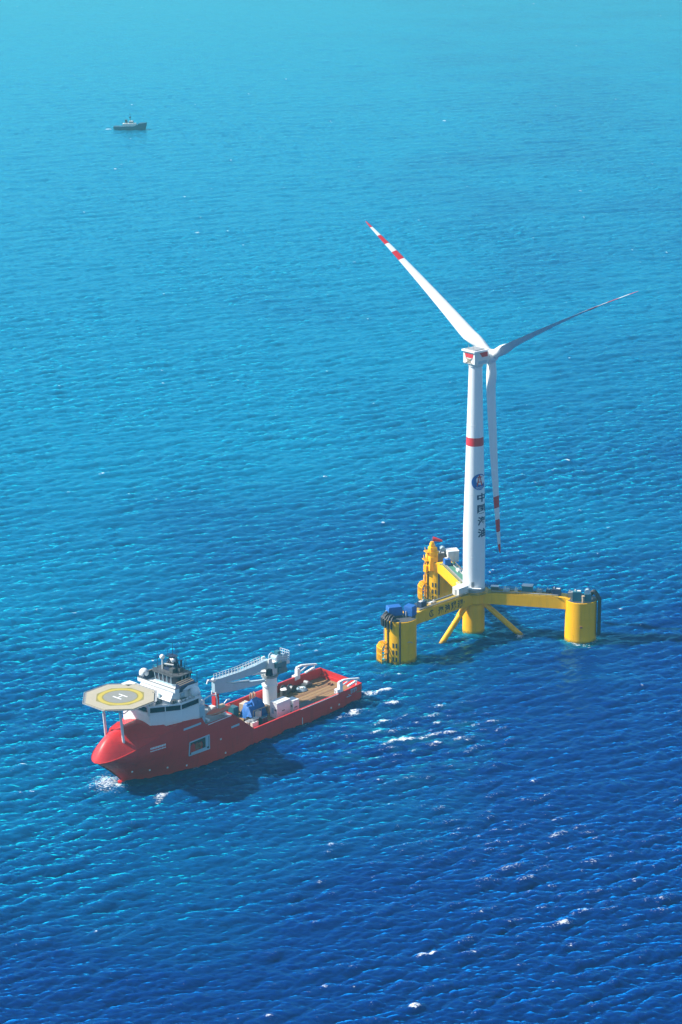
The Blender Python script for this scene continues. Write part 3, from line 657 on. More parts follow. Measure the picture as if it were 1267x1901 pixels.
machine(on_arm(0, 23.5, .4, 16.68), NA, (3.2, 1.4, .8), 'pale low locker on the walkway of the near arm', 'sand')
o = empty('windsock', C0+Vector(far(-3.2, -1.6, TOP+7.55)), 0, 'red windsock on top of the yellow access tower of the far column', 'windsock')
m_ = MB(); m_.tube((0, 0, -.1), (0, 0, 1.5), .12, n=6); m_.build('pole', 'grey', o)
m_ = MB(); rings = []
for k in range(7):
    q = k/6; rr = .95*(1-.55*q); cxx = .3+3.6*q; cz = 1.2-.75*q**1.5
    rings.append([(cxx, -.5*q+rr*math.cos(2*math.pi*i/12), cz+rr*math.sin(2*math.pi*i/12)) for i in range(12)])
m_.loft(rings); m_.build('sock', 'red', o)

# ------------------------------------------------------------------ ship
ship = empty('support_ship', SHIP, SA, 'red hulled offshore support ship with white bridge and helicopter deck over its bow', 'ship')
BM = 10.5
def sheer(x, s):
    if x <= 6.3: return 5.6 if s > 0 else 6.5
    lo = 5.6 if s > 0 else 6.5
    if x <= 16: return lo+(13.7-lo)*(x-6.3)/9.7
    if x <= 28.5: return 13.7+.3*(x-16)/12.5
    if x <= 30.2: return 14.0+2.7*(x-28.5)/1.7
    if x <= 38: return 16.7+1.1*(x-30.2)/7.8
    return min(17.8, 10+.285*(67-x))
def stemx(z): return 56.2+max(0, z)*1.08-(.4*z if z < 0 else 0)
def halfb(x, z):
    xs = stemx(z); q = min(1, max(0, z/10)); xm = 20+10*q; pw = 1.8+.35*q
    t_ = min(1, max(0, (x-xm)/(xs-xm)))
    y_ = BM*max(0, 1-t_**pw)**(1-.5*q)
    if x < -34: y_ *= 1-.11*((-34-x)/15)**1.6*(1-.55*q)
    return max(y_, .0)
xs_list = [-48, -46, -42, -38, -34, -28, -22, -16, -10, -4, 0, 3, 6.3, 9, 12, 16, 19, 22, 25, 28.5, 30.2, 33, 36, 38, 40, 42, 44, 46, 48, 50, 52, 54, 56, 58, 60, 61.5, 63, 64.2, 65.2, 66, 66.5, 66.8, 67]
lv = [0, .12, .2, .28, .36, .45, .55, .65, .75, .85, .93, 1.0]
hull = MB()
def hull_side(s):
    rings = []
    for xx in xs_list:
        ring = []
        zt = sheer(xx, s)
        for q in lv:
            z = -3+q*(zt+3)
            frac = max(0, (xx-30)/37.0)
            x_eff = 30+frac*(stemx(min(z, 10+.285*(67-min(xx, 67))))-30) if xx > 30 else xx
            if xx > 30: x_eff = 30+frac*(stemx(min(z, 10.0))-30)
            zz_ = -3+q*(sheer(x_eff, s)+3) if xx > 30 else z
            yy = halfb(x_eff, min(zz_, 11)) if x_eff < stemx(min(zz_, 10))-.001 else 0.0
            ring.append((x_eff, s*yy, zz_))
        rings.append(ring)
    return rings
HP, HS = hull_side(1), hull_side(-1)
hull.loft(HP, closed=False, caps=False); hull.loft([g[::-1] for g in HS], closed=False, caps=False)
nl = len(lv)
tr = [HP[0][i] for i in range(nl)]+[HS[0][i] for i in range(nl)]
hull.add(tr, [(i, i+1, nl+i+1, nl+i) for i in range(nl-1)])
hl = hull.build('hull', 'hullred', ship)
bm = bmesh.new(); bm.from_mesh(hl.data); bmesh.ops.remove_doubles(bm, verts=bm.verts, dist=.002); bmesh.ops.recalc_face_normals(bm, faces=bm.faces); bm.to_mesh(hl.data); bm.free()
hl.data.set_sharp_from_angle(angle=R(28))
# bulwark inner walls, cap rail and decks
bw = MB()
for s in (1, -1):
    xx_ = [x_ for x_ in xs_list if x_ <= 15.9]
    o_ = [(x_, s*halfb(x_, sheer(x_, s)), sheer(x_, s)) for x_ in xx_]
    i_ = [(x_, s*(halfb(x_, sheer(x_, s))-.55), sheer(x_, s)) for x_ in xx_]
    l_ = [(x_, s*(halfb(x_, 3.2)-.60), 3.0) for x_ in xx_]
    n = len(xx_)
    bw.add(o_+i_+l_, [(k, k+1, n+k+1, n+k) for k in range(n-1)]+[(n+k, n+k+1, 2*n+k+1, 2*n+k) for k in range(n-1)])
bw.box((15.9, 0, 8.3), (.3, 20.0, 10.7))
bw.box((-47.6, 0, 3.6), (.5, 18.6, 1.5))
bw.build('bulwark', 'hullred', ship, smooth=False)
dk = MB(); dk.box((-16, 0, 3.0), (63.4, 19.8, .4)); dk.build('work_deck', 'wood', ship, smooth=False)
dl = MB()
for yy in (-2.6, -1.9, 2.3): dl.box((-32, yy, 3.24), (25, .22, .08))
for yy in np.arange(-8.5, 9, 1.7): dl.box((-31, float(yy), 3.22), (28, .07, .05))
dl.box((-44.2, -2.2, 3.5), (1.5, .35, .5)); dl.box((-44.2, -1.0, 3.5), (1.5, .35, .5)); dl.build('deck_rail', 'rust', ship, smooth=False)
pl_ = MB(); pl_.box((-22, 5.2, 3.225), (13, 5.6, .05)); pl_.build('deck_plate', 'dkgrey', ship, smooth=False)
up_ = MB(); up_.loft([[(x_, -halfb(x_, 10)+.4, sheer(x_, 1)-.35), (x_, halfb(x_, 10)-.4, sheer(x_, 1)-.35), (x_, halfb(x_, 10)-.4, sheer(x_, 1)-.2), (x_, -halfb(x_, 10)+.4, sheer(x_, 1)-.2)] for x_ in (15.8, 22, 28.5)]); up_.build('boat_deck', 'grey', ship, smooth=False)
up_ = MB(); up_.loft([[(x_, -halfb(x_, 10)+.05, sheer(x_, 1)-.15), (x_, halfb(x_, 10)-.05, sheer(x_, 1)-.15), (x_, halfb(x_, 10)-.05, sheer(x_, 1)-.02), (x_, -halfb(x_, 10)+.05, sheer(x_, 1)-.02)] for x_ in (29.6, 33, 38, 42, 46)]); up_.build('fore_deck', 'hullred', ship, smooth=False)
wb = MB(); rings = []
for xx in (43.5, 46, 48, 50, 52, 54, 56, 58, 60, 61.5, 63, 64.2, 65.2, 66, 66.5, 66.9):
    zl = sheer(xx, 1); yl = halfb(xx, min(zl, 10.0)) if xx < 66.9 else .05
    q = (xx-43.5)/23.5; zc = 10.0+8.4*max(0, 1-q**6); zc = max(zc, zl+.02)
    rings.append([(xx, yl*t_, zl+(zc-zl)*(1-abs(t_)**1.7)) for t_ in [math.sin(math.pi/2*(-1+2*i/24)) for i in range(25)]])
wb.loft(rings, closed=False, caps=False); wb.build('whaleback', 'hullred', ship, label='rounded red cover over the bow')
lip = MB()
for s in (1, -1): lip.path([(x_, s*(halfb(x_, min(10, sheer(x_, 1)))+.03), sheer(x_, 1)) for x_ in (44, 47, 50, 53, 56, 58, 60, 62, 63.5, 65, 66, 66.6, 67.0)], .16, 6)
lip.build('rubbing_strake', 'hullred', ship)
ht = MB(); ht.loft([[(53, -4.5, 17.2), (53, 1.5, 17.2), (53, 1.2, 17.9), (53, -4.2, 18.6)], [(57.5, -3.8, 16.4), (57.5, 1.0, 16.4), (57.2, .8, 17.0), (57.2, -3.6, 17.8)]]); ht.build('hatch', 'hullred', ship, smooth=False)
bb = MB(); bb.loft([[(xx, rr*math.cos(2*math.pi*i/14), -.5+rr*.8*math.sin(2*math.pi*i/14)) for i in range(14)] for xx, rr in ((54, 1.6), (58, 1.7), (60.5, 1.4), (62, .8), (62.4, .2))]); bb.build('bulb', 'hullred', ship)
# white cap rail, openings and marks on the side shell
wr = MB()
for k in range(6): wr.tube((-35+k*3.15, BM+.06, 5.45), (-35+(k+1)*3.15, BM+.06, 5.45), .1, n=5)
wr.build('cap_rail', 'white', ship)
def sidebox(x0_, x1_, z0_, z1_, m_, name, proud=.05, inset=0):
    mb = MB(); nx = 5
    rows = []
    for i in range(nx+1):
        xx = x0_+(x1_-x0_)*i/nx
        rows.append([(xx, halfb(xx, min(10, z0_))+proud, z0_), (xx, halfb(xx, min(10, z1_))+proud, z1_), (xx, halfb(xx, min(10, z1_))-.3, z1_), (xx, halfb(xx, min(10, z0_))-.3, z0_)])
    mb.loft(rows); return mb.build(name, m_, ship, smooth=False)
sidebox(27.2, 35.8, 5.2, 9.9, 'darkhole', 'mooring_opening', .03)
fr_ = MB(); yy = BM+.12
def yside(xx, zz2): return halfb(xx, min(10, zz2))+.12
for a_, b_ in (((27.2, 5.2), (35.8, 5.2)), ((35.8, 5.2), (35.8, 9.9)), ((35.8, 9.9), (27.2, 9.9)), ((27.2, 9.9), (27.2, 5.2))): fr_.tube((a_[0], yside(*a_), a_[1]), (b_[0], yside(*b_), b_[1]), .22, n=6)
fr_.box((31.5, yside(31.5, 5.5), 5.75), (7.6, .14, .9)); fr_.box((28.3, yside(28.3, 8), 8), (1.3, .14, 3.6))
fr_.build('opening_frame', 'ltblue', ship)
ib = MB(); ib.box((32.2, yside(32, 8)-.02, 7.7), (2.4, .16, 2.0)); ib.sphere((31.4, yside(31.4, 8)-.1, 7.9), .8, 12); ib.build('mooring_winch', 'rust', ship)
for (a_, b_, z_) in ((30.6, 38.2, 15.1), (13.2, 17.0, 9.4)): sidebox(a_, b_, z_-.45, z_+.25, 'ltblue', 'shell_recess', .04)
sidebox(16.8, 27.5, 13.35, 13.6, 'white', 'cap_rail', .1)
nmk = MB()
for row, z_ in enumerate((12.2, 11.3)):
    x_ = 51.6
    for k in range(12 if row == 0 else 14):
        wv_ = .32+.22*((k*7+row*3) % 3)/2; x_ -= wv_+.12
        if x_ < 45.6: break
        nmk.box((x_+wv_/2, yside(x_, 10)-.05, z_), (wv_, .12, .62 if row == 0 else .34))
nmk.build('name_lettering', 'white', ship, smooth=False)
mk = MB()
for xx, z_ in ((55.2, 4.4), (49.4, 3.6), (43.2, 2.9), (22, 6.8), (-31.2, 1.6), (-35.3, 1.6), (36, 1.7), (20, 1.4)): mk.box((xx, yside(xx, z_), z_), (.6, .2, .55))
mk.box((-16.8, yside(-16.8, 1), 1.2), (.3, .12, 2.4))
mk.pieces('draft_mark', 'offwhite', ship, smooth=False)
mk = MB()
for k in range(4): mk.box((-44.6+k*.9, yside(-44.6+k*.9, 4), 4.3-.1*(k % 2)), (.28, .16, 1.3))
mk.box((-43.2, yside(-43.2, 5)+.0, 4.95), (3.2, .12, .3))
mk.box((-40.6, yside(-40.6, 3), 3.0), (2.2, .14, .25)); mk.tube((-41.3, yside(-41.3, 3), 3.0), (-40.3, yside(-40.3, 3), 3.8), .14, n=5)
mk.build('stern_marking', 'ltblue', ship, smooth=False)

# superstructure
def octo(x0_, x1_, y_, cf, ca): return [(x1_-cf[0], y_), (x0_+ca, y_), (x0_, y_-ca), (x0_, -y_+ca), (x0_+ca, -y_), (x1_-cf[1], -y_), (x1_, -cf[3]), (x1_, cf[2])]
def block(name, poly, z0_, z1_, m_, parent=ship, taper=0): 
    return MB().prism(poly, z0_, z1_).build(name, m_, parent, smooth=False)
P1 = octo(30.0, 47.2, 9.9, (8.6, 2.6, 4.4, 8.0), .6)
dh = block('deckhouse', P1, 16.6, 21.5, 'white')
def scale_poly(P, k, c=(38, 0)): return [((a_-c[0])*k+c[0], (b_-c[1])*k+c[1]) for a_, b_ in P]
block('ledge', scale_poly(P1, 1.035), 21.5, 21.85, 'white', dh)
block('window_band', scale_poly(P1, .985), 21.85, 23.6, 'glass', dh)
mu = MB()
for k in range(len(P1)):
    a_, b_ = Vector((*P1[k], 0)), Vector((*P1[(k+1) % len(P1)], 0)); L_ = (b_-a_).length
    for i in range(int(L_/4.5)+1):
        q = a_.lerp(b_, i/max(1, int(L_/4.5))); mu.box((q.x, q.y, 22.72), (.26, .26, 1.73), math.atan2((b_-a_).y, (b_-a_).x))
mu.build('window_frame', 'white', dh, smooth=False)
block('roof', scale_poly(P1, 1.03), 23.6, 24.1, 'white', dh)
toe = MB(); toe.loft([[(47.2, 3.9, 16.8), (42.5, 8.4, 16.5), (38.8, 9.7, 16.8), (44.5, 4.5, 18.6)], [(47.3, 5.6, 16.8), (44.2, 8.2, 16.5), (39.4, 10.1, 16.8), (45.0, 5.0, 18.6)]])
# upper house
U1 = [(41.6, 7.6), (33.0, 8.0), (31, 7.0), (31, -7.0), (33.0, -8.0), (41.6, -7.6)]
U2 = [(39.4, 7.4), (33.0, 7.8), (31, 7.0), (31, -7.0), (33.0, -7.8), (39.4, -7.4)]
m_ = MB(); m_.loft([[(a_, b_, 24.1) for a_, b_ in U1], [(a_, b_, 27.4) for a_, b_ in U2]]); uh = m_.build('upper_house', 'white', ship, smooth=False)
m_ = MB(); m_.box((36, 8.05, 25.6), (1.6, .1, 1.5)); m_.box((41.0, 2.6, 25.4), (.3, .9, 1.9)); m_.box((41.0, -3.2, 25.4), (.3, .9, 1.9)); m_.pieces('door', 'ltblue', uh, smooth=False)
W1 = [(39.8, 8.6), (30.5, 9.4), (30.5, -9.4), (39.8, -8.6)]
block('bridge_deck', W1, 27.4, 27.65, 'white', uh)
bwk = MB()
for a_, b_ in zip(W1, W1[1:]+W1[:1]):
    if a_[0] < 31 and b_[0] < 31: continue
    q0, q1 = Vector((*a_, 28.2)), Vector((*b_, 28.2)); L_ = (q1-q0).length
    bwk.box(((a_[0]+b_[0])/2, (a_[1]+b_[1])/2, 28.2), (L_+.1, .16, 1.1), math.atan2(b_[1]-a_[1], b_[0]-a_[0]))
bwk.build('bulwark', 'white', uh, smooth=False)
m_ = MB()
for q in ((43.6, 1.2, 24.9, 1.4, 1.6, 1.5), (43.2, 4.6, 24.7, 1.8, 1.2, 1.1), (42.6, -1.4, 24.8, 1.0, 1.4, 1.3), (40.2, 8.3, 24.7, 1.6, .8, 1.1), (36.6, 9.0, 24.6, 2.2, .8, .9)): m_.box(q[:3], q[3:])
m_.pieces('deck_locker', 'dkgrey', dh, smooth=False)
m_ = MB(); m_.rail([(a_, b_, 24.1) for a_, b_ in scale_poly(P1, 1.0)], 1.0, .05, 1.8, closed=True); m_.build('railing', 'grey', dh)
m_ = MB()
for k in range(4): m_.tube((33.6+1.5*k, 9.2, 24.6), (34.6+1.5*k, 9.2, 24.6), .42, n=10)
m_.pieces('raft_canister', 'white', dh)
m_ = MB()
for a_, b_ in zip(W1, W1[1:]+W1[:1]):
    if not (a_[0] < 31 and b_[0] < 31): m_.tube((*a_, 28.8), (*b_, 28.8), .14, n=6)
m_.build('cap_rail', 'dkgrey', uh)
# wheelhouse with raked dark windows
lowp = [(36.6, 4.2), (35.2, 5.6), (29.8, 5.6), (29.8, -5.6), (35.2, -5.6), (36.6, -4.2)]
m_ = MB(); m_.loft([[(a_, b_, 27.65) for a_, b_ in scale_poly(lowp, .94, (33, 0))], [(a_, b_, 28.4) for a_, b_ in scale_poly(lowp, .95, (33, 0))]]); wh = m_.build('wheelhouse', 'ltblue', ship, smooth=False)
m_ = MB(); m_.loft([[(a_, b_, 28.4) for a_, b_ in scale_poly(lowp, .95, (33, 0))], [(a_, b_, 30.9) for a_, b_ in scale_poly(lowp, 1.04, (33, 0))]]); m_.build('window_band', 'glass', wh, smooth=False)
m_ = MB()
for q in (-3.6, -1.8, 0, 1.8, 3.6): m_.tube((36.62, q*.98, 28.4), (36.85, q*1.06, 30.9), .13, n=5)
for s in (1, -1):
    for xx in (30.6, 32.2, 33.8): m_.tube((xx, s*5.38, 28.4), (xx, s*5.88, 30.9), .12, n=5)
m_.pieces('window_frame', 'ltblue', wh)
block('roof', scale_poly(lowp, 1.10, (33, 0)), 30.9, 31.25, 'dkgrey', wh)
m_ = MB(); m_.rail([(a_, b_, 31.25) for a_, b_ in scale_poly(lowp, 1.05, (33, 0))], 1.0, .05, 1.6, closed=True); m_.build('railing', 'dkgrey', wh)
for s in (1, -1):
    m_ = MB(); m_.box((34.8, s*8.0, 28.6), (6.6, 2.1, 2.3), R(4*s), tilt=('X', R(-18*s))); lv_ = m_.build('louvre_screen', 'navy', uh, smooth=False)
    m_ = MB()
    for k in range(3): m_.box((34.8, s*(8.0+.75*(k-1)), 29.86+.24*(1-k)*1.05), (6.65, .28, .12), R(4*s), tilt=('X', R(-18*s)))
    m_.pieces('louvre', 'tan', lv_, smooth=False)
# mast
mast = MB()
for s in (1, -1):
    mast.tube((33.2, s*1.6, 31.2), (33.0, s*.7, 36.2), .24, .16, n=8); mast.tube((30.6, s*1.6, 31.2), (31.8, s*.7, 36.2), .24, .16, n=8)
for z_ in (32.8, 34.4, 36.0):
    mast.box((32.3, 0, z_), (2.4, 4.4-.5*(z_-32.8), .16))
mast.tube((32.2, 0, 36), (32.2, 0, 40.4), .14, .07, n=6); mast.tube((32.2, -2.4, 36.3), (32.2, 2.4, 36.3), .09, n=5)
mast.tube((32.2, 2.2, 34.5), (32.2, 2.2, 38.6), .06, n=5); mast.tube((31.6, 1.0, 36), (31.6, 1.0, 39.4), .06, n=5); mast.tube((33.0, -1.5, 34.5), (33.0, -1.5, 38), .06, n=5)
for q in ((34.6, -4.6), (34.2, 4.4), (31.0, 4.8), (30.6, -4.8), (29.6, 2.6), (29.4, -2.2)): mast.tube((q[0], q[1], 31.2), (q[0], q[1], 34.0+1.3*((q[1]*7) % 2)), .08, n=5)
mast.box((32.4, 0, 31.7), (3.4, 4.6, .9)); mast.box((32.3, .4, 33.6), (1.5, 2.0, 1.3)); mast.box((32.2, -.3, 35.2), (1.2, 1.6, 1.0)); mast.tube((31.4, 3.0, 32.8), (31.4, 3.0, 35.0), .35, n=8); mast.tube((33.2, 2.6, 34.4), (33.2, 2.6, 36.6), .25, n=8)
ms = mast.build('mast', 'navy', ship)
m_ = MB(); m_.box((33.9, 0, 33.5), (.35, 3.2, .3), R(20)); m_.box((33.5, .5, 35.2), (.3, 2.4, .28), R(-30)); m_.pieces('radar_bar', 'offwhite', ms, smooth=False)
m_ = MB(); m_.box((34.2, 1.8, 32.0), (1.4, 1.6, 1.3)); m_.box((31.2, -2.6, 32.2), (1.6, 1.4, 1.6)); m_.box((33.4, -2.8, 31.9), (.7, .7, 1.9)); m_.box((32, 3.4, 31.9), (1.8, .8, 1.1)); m_.pieces('mast_locker', 'dkgrey', ms, smooth=False)
m_ = MB(); m_.sphere((34.1, -2.9, 35.4), .85, 20); m_.tube((34.1, -2.9, 31.2), (34.1, -2.9, 34.7), .22, n=8); m_.build('radome', 'white', ms)
m_ = MB(); m_.sphere((33.2, 1.2, 34.9), .75, 16); m_.build('radome', 'white', ms)
for (x_, y_, z_, rr, b_) in ((37.0, -8.6, 29.3, 1.6, 24.0), (32.0, 9.3, 26.2, 1.75, 23.6)):
    m_ = MB(); m_.sphere((x_, y_, z_), rr, 28, sz=1.04); dmn = m_.build('radome', 'white', ship)
    m_ = MB(); m_.lathe([(.5, b_), (.5, z_-rr*.8), (1.0, z_-rr*.75)], 14, (x_, y_, 0)); m_.build('pedestal', 'white', dmn)
m_ = MB(); m_.tube((28.6, 7.2, 22), (28.6, 7.2, 31.5), .09, n=6); m_.tube((27.9, 7.2, 31.2), (29.3, 7.2, 31.2), .06, n=5); m_.tube((29.0, -7.5, 22), (29.0, -7.5, 32.5), .08, n=5); m_.build('aerial', 'navy', ship)
# aft casing with funnels and the clutter behind the bridge
m_ = MB(); m_.box((26.0, -1.0, 16.2), (7.0, 8.4, 4.6)); cs = m_.build('casing', 'white', ship, smooth=False)
for s in (1, -1):
    m_ = MB(); m_.loft([[(24.4+a_*1.4, -1+s*2.8+b_*1.0, z_) for a_, b_ in ((-1, -1), (1, -1), (1, 1), (-1, 1))] for z_ in (18.5, 21.6)]); m_.build('funnel', 'ltblue', cs, smooth=False)
m_ = MB(); m_.rail([(22.6, -5.1, 18.5), (22.6, 3.1, 18.5), (29.4, 3.1, 18.5)], 1.0, .05, 1.5); m_.build('railing', 'white', cs)
m_ = MB(); m_.box((28.9, 8.3, 18.2), (2.2, 2.4, 3.6)); m_.box((28.6, 9.2, 15.6), (1.2, 1.2, 2.6)); m_.build('side_house', 'ltblue', ship, smooth=False)
m_ = MB()
for k in range(5): m_.tube((28.4-k*.0, 6.6+.6*k, 20.2), (28.4, 6.6+.6*k, 23.4), .07, n=5)
m_.path([(29.6, 9.4, 21.0), (27.6, 9.5, 22.2), (25.0, 9.5, 22.6), (22.6, 9.5, 22.0), (22.2, 9.5, 20.3), (22.2, 9.5, 16.5)], .24); m_.path([(18.8, 9.5, 14), (18.8, 9.5, 18.2), (17.9, 9.7, 19.0), (16.6, 9.8, 18.8)], .22)
m_.box((26.2, 8.0, 14.3), (1.0, 3.0, .8)); m_.box((18.5, 8.0, 14.3), (1.0, 3.0, .8)); m_.build('boat_davit', 'white', ship)
m_ = MB(); m_.box((20.5, -7.0, 15.0), (3.2, 2.4, 2.4)); m_.box((18.0, -3.0, 14.7), (2.2, 2.6, 1.8)); m_.box((18.4, 3.2, 14.6), (1.6, 2.0, 1.4)); m_.pieces('deck_locker', 'offwhite', ship, smooth=False)
# stern davits and fairleads
for s, y_ in ((1, 9.9), (-1, -10.0)):
    m_ = MB(); q = 9.2 if s > 0 else 9.6
    m_.loft([[(x_, y_-.4, z_), (x_, y_+.4, z_), (x_, y_+.4, z_+.55), (x_, y_-.4, z_+.55)] for x_, z_ in ((-36.0, q-.2), (-38.5, q), (-42, q-.7), (-46.3, q-1.75))])
    m_.box((-36.9, y_-.3, 7.2), (1.4, 1.3, 3.6)); m_.box((-36.4, y_-.6, 6.0), (2.6, 1.5, 1.6))
    m_.tube((-37.4, y_, 7.6), (-41.8, y_, q-.7), .26, n=8); m_.box((-42.6, y_, 6.9), (4.2, .7, .5), tilt=('Y', R(9)))
    m_.tube((-44.8, y_, 5.8), (-45.4, y_, q-1.6), .2, n=6)
    m_.build('stern_davit', 'white', ship)
# helideck
HX, HZ = 55.4, 28.8
oc = [(HX+11.5*math.cos(R(22.5+45*k)), 11.5*math.sin(R(22.5+45*k))) for k in range(8)]
hd = MB().prism(oc, HZ-.45, HZ).build('helideck', 'beige', ship, smooth=False)
oct2 = lambda k: [(HX+11.5*k*math.cos(R(22.5+45*i)), 11.5*k*math.sin(R(22.5+45*i))) for i in range(8)]
MB().add([(a_, b_, HZ+.008) for a_, b_ in oct2(.70)], [tuple(range(8))]).build('olive_marking', 'olive', hd, smooth=False)
MB().ring(11.5*.615, 11.5*.50, HZ+.016, 64, (HX, 0)).build('ring_marking', 'ringyel', hd, smooth=False)
m_ = MB(); m_.add([(HX+11.5*.46*math.cos(2*math.pi*i/48), 11.5*.46*math.sin(2*math.pi*i/48), HZ+.016) for i in range(48)], [tuple(range(48))]); m_.build('centre_marking', 'padgrey', hd, smooth=False)
m_ = MB()
for s in (1, -1): m_.box((HX+s*1.3, 0, HZ+.03), (.5, 3.8, .012))
m_.box((HX, 0, HZ+.03), (2.08, .36, .012)); m_.build('letter_marking', 'white', hd, smooth=False)
nt_ = MB(); ou = oct2(1.085); inn = oct2(1.005)
for k in range(8):
    a_, b_, c_, d_ = inn[k], inn[(k+1) % 8], ou[(k+1) % 8], ou[k]
    nt_.tube((*d_, HZ-.1), (*c_, HZ-.1), .09, n=5)
    for i in range(6):
        q = i/6; nt_.tube((a_[0]+(b_[0]-a_[0])*q, a_[1]+(b_[1]-a_[1])*q, HZ-.35), (d_[0]+(c_[0]-d_[0])*q, d_[1]+(c_[1]-d_[1])*q, HZ-.1), .06, n=4)
    m2 = MB()
    nt_.add([(*a_, HZ-.33), (*b_, HZ-.33), (*c_, HZ-.14), (*d_, HZ-.14)], [(0, 1, 2, 3)])
nt_.build('safety_net', 'grey', hd)
us = MB()
for q in (-7, -3.8, 0, 3.8, 7): 
    us.box((HX, q, HZ-.95), (19-abs(q)*.7, .3, .9)); us.box((HX+q, 0, HZ-1.0), (.28, 19-abs(q)*.7, .8))
for q in (-6, -2, 2, 6): us.tube((HX+8.5, q, HZ-.8), (HX+4, q, HZ-3.0), .14, n=6); us.tube((HX+4, q, HZ-3.0), (HX-3, q, HZ-.8), .14, n=6)
us.tube((HX+4, -6, HZ-3), (HX+4, 6, HZ-3), .16, n=6)
us.build('under_frame', 'ltblue', hd, smooth=False)
for s in (1, -1):
    m_ = MB(); m_.tube((58.2, s*4.1, 13.8), (59.4, s*3.9, HZ-1.2), .45, n=12); m_.build('helideck_leg', 'offwhite', ship)
    m_ = MB(); m_.tube((47.5, s*4.5, 21), (49.2, s*5.2, HZ-1.2), .35, n=10); m_.build('helideck_leg', 'offwhite', ship)
m_ = MB(); m_.tube((58.2, -4.1, 15.2), (58.2, 4.1, 15.2), .1, n=5); m_.build('tie_bar', 'hullred', ship)
ac = MB(); ac.box((45.5, -6.6, HZ-1.2), (3.6, 3.4, 2.4)); ac.box((44.6, 3.6, HZ-2.4), (2.6, 1.2, .3)); ac.build('access_house', 'offwhite', ship, smooth=False)
ac = MB()
for k in range(8): ac.box((43.2+k*.4, 4.6, 24.4+k*.5), (.5, 1.3, .12))
ac.rail([(43.0, 5.3, 24.2), (46.4, 5.3, 28.2)], 1.0, .06, 1.0); ac.build('stair', 'grey', ship, smooth=False)

# things carried by the ship
def on_ship(name, x_, y_, z_, label, cat, group=None, rz=0): return empty(name, S(x_, y_, z_), SA+rz, label, cat, group)
# deck crane
cr = on_ship('deck_crane', -18.5, -6.0, 3.2, 'white knuckle boom crane folded forward on its round pedestal amid the work deck', 'crane')
m_ = MB(); m_.lathe([(2.7, 0), (2.45, .5), (2.45, 6.2), (2.75, 6.3), (2.75, 6.9), (2.45, 7.0), (2.45, 10.0)], 36); pd = m_.build('pedestal', 'white', cr)
m_ = MB(); m_.lathe([(2.95, 9.6), (2.95, 10.1)], 32); m_.rail([(3.1*math.cos(k*math.pi/6), 3.1*math.sin(k*math.pi/6), 10.1) for k in range(12)], 1.0, .06, 2, closed=True); m_.build('platform', 'grey', pd)
m_ = MB(); m_.box((0, 0, 12.6), (4.2, 4.0, 4.6)); m_.box((-4.8, 0, 13.2), (6.0, 4.2, 1.0)); m_.box((1.4, -1.6, 15.4), (1.6, .5, 2.4)); m_.box((1.4, 1.6, 15.4), (1.6, .5, 2.4)); hdm = m_.build('slew_house', 'offwhite', cr, smooth=False)
m_ = MB()
for xx, zz2, rr in ((-2.6, 15.6, 1.15), (-5.8, 15.0, 1.35)):
    m_.tube((xx, -1.5, zz2), (xx, 1.5, zz2), rr*.8, n=20)
    for s in (-1.6, 1.6): m_.tube((xx, s-.12, zz2), (xx, s+.12, zz2), rr*1.2, n=24)
m_.build('winch_drum', 'ltblue', cr)
m_ = MB(); m_.box((-4.2, 1.6, 12.0), (3.6, 1.4, 1.5)); m_.box((-6.9, -.6, 12.2), (1.4, 2.6, 1.8)); m_.box((-2.6, 2.3, 11.4), (1.6, 1.0, 2.2)); m_.box((-3.0, 2.35, 13.4), (5.4, .5, 1.1)); m_.box((-5.4, 1.0, 10.5), (2.4, 2.2, 1.4)); m_.box((-1.0, 2.35, 14.1), (1.2, .8, 1.5)); m_.box((-4.2, -.2, 16.9), (1.6, 1.6, 1.2))
m_.pieces('machinery_box', 'teal', cr, smooth=False)
m_ = MB(); m_.rail([(-7.6, -2.1, 13.7), (-7.6, 2.1, 13.7), (-1.5, 2.1, 14.9)], 1.6, .08, 1.0); m_.rail([(-7.6, -2.1, 15.4), (-7.6, 2.1, 15.4)], 1.8, .08, 1.0); m_.build('railing', 'white', cr)
m_ = MB(); m_.box((2.6, 2.4, 12.2), (1.9, 1.6, 2.3), taper=.85); m_.build('operator_cab', 'glass', cr, smooth=False)
rings = []
for x_, zt, zb, wd in ((.6, 15.9, 14.7, .8), (3.0, 16.1, 13.6, .85), (8.0, 15.6, 12.9, .85), (16.0, 15.6, 13.1, .8), (24.0, 15.9, 13.9, .7), (26.6, 16.2, 15.2, .6)):
    rings.append([(x_, -wd, zb), (x_, wd, zb), (x_, wd, zt), (x_, -wd, zt)])
m_ = MB(); m_.loft(rings); bo = m_.build('main_boom', 'ltblue', cr, smooth=False)
m_ = MB(); m_.rail([(4, -.8, 16.05), (16, -.8, 15.6), (26, -.7, 16.1)], 1.5, .07, 1.3); m_.rail([(4, .8, 16.05), (16, .8, 15.6), (26, .7, 16.1)], 1.5, .07, 1.3); m_.build('railing', 'offwhite', bo)
m_ = MB(); m_.tube((1.8, 0, 11.4), (8.5, 0, 12.8), .42, n=12); m_.tube((1.5, 0, 12.9), (6.4, 0, 13.4), .3, n=12); m_.pieces('lift_cylinder', 'white', cr)
rings = []
for x_, zt, zb, wd in ((27.0, 15.6, 11.6, .75), (25.4, 15.0, 10.9, .8), (18.0, 12.2, 9.6, .75), (8.0, 10.2, 8.5, .6), (2.8, 9.2, 8.4, .5)):
    rings.append([(x_, -wd, zb), (x_, wd, zb), (x_, wd, zt), (x_, -wd, zt)])
m_ = MB(); m_.loft(rings); m_.build('knuckle_jib', 'ltblue', cr, smooth=False)
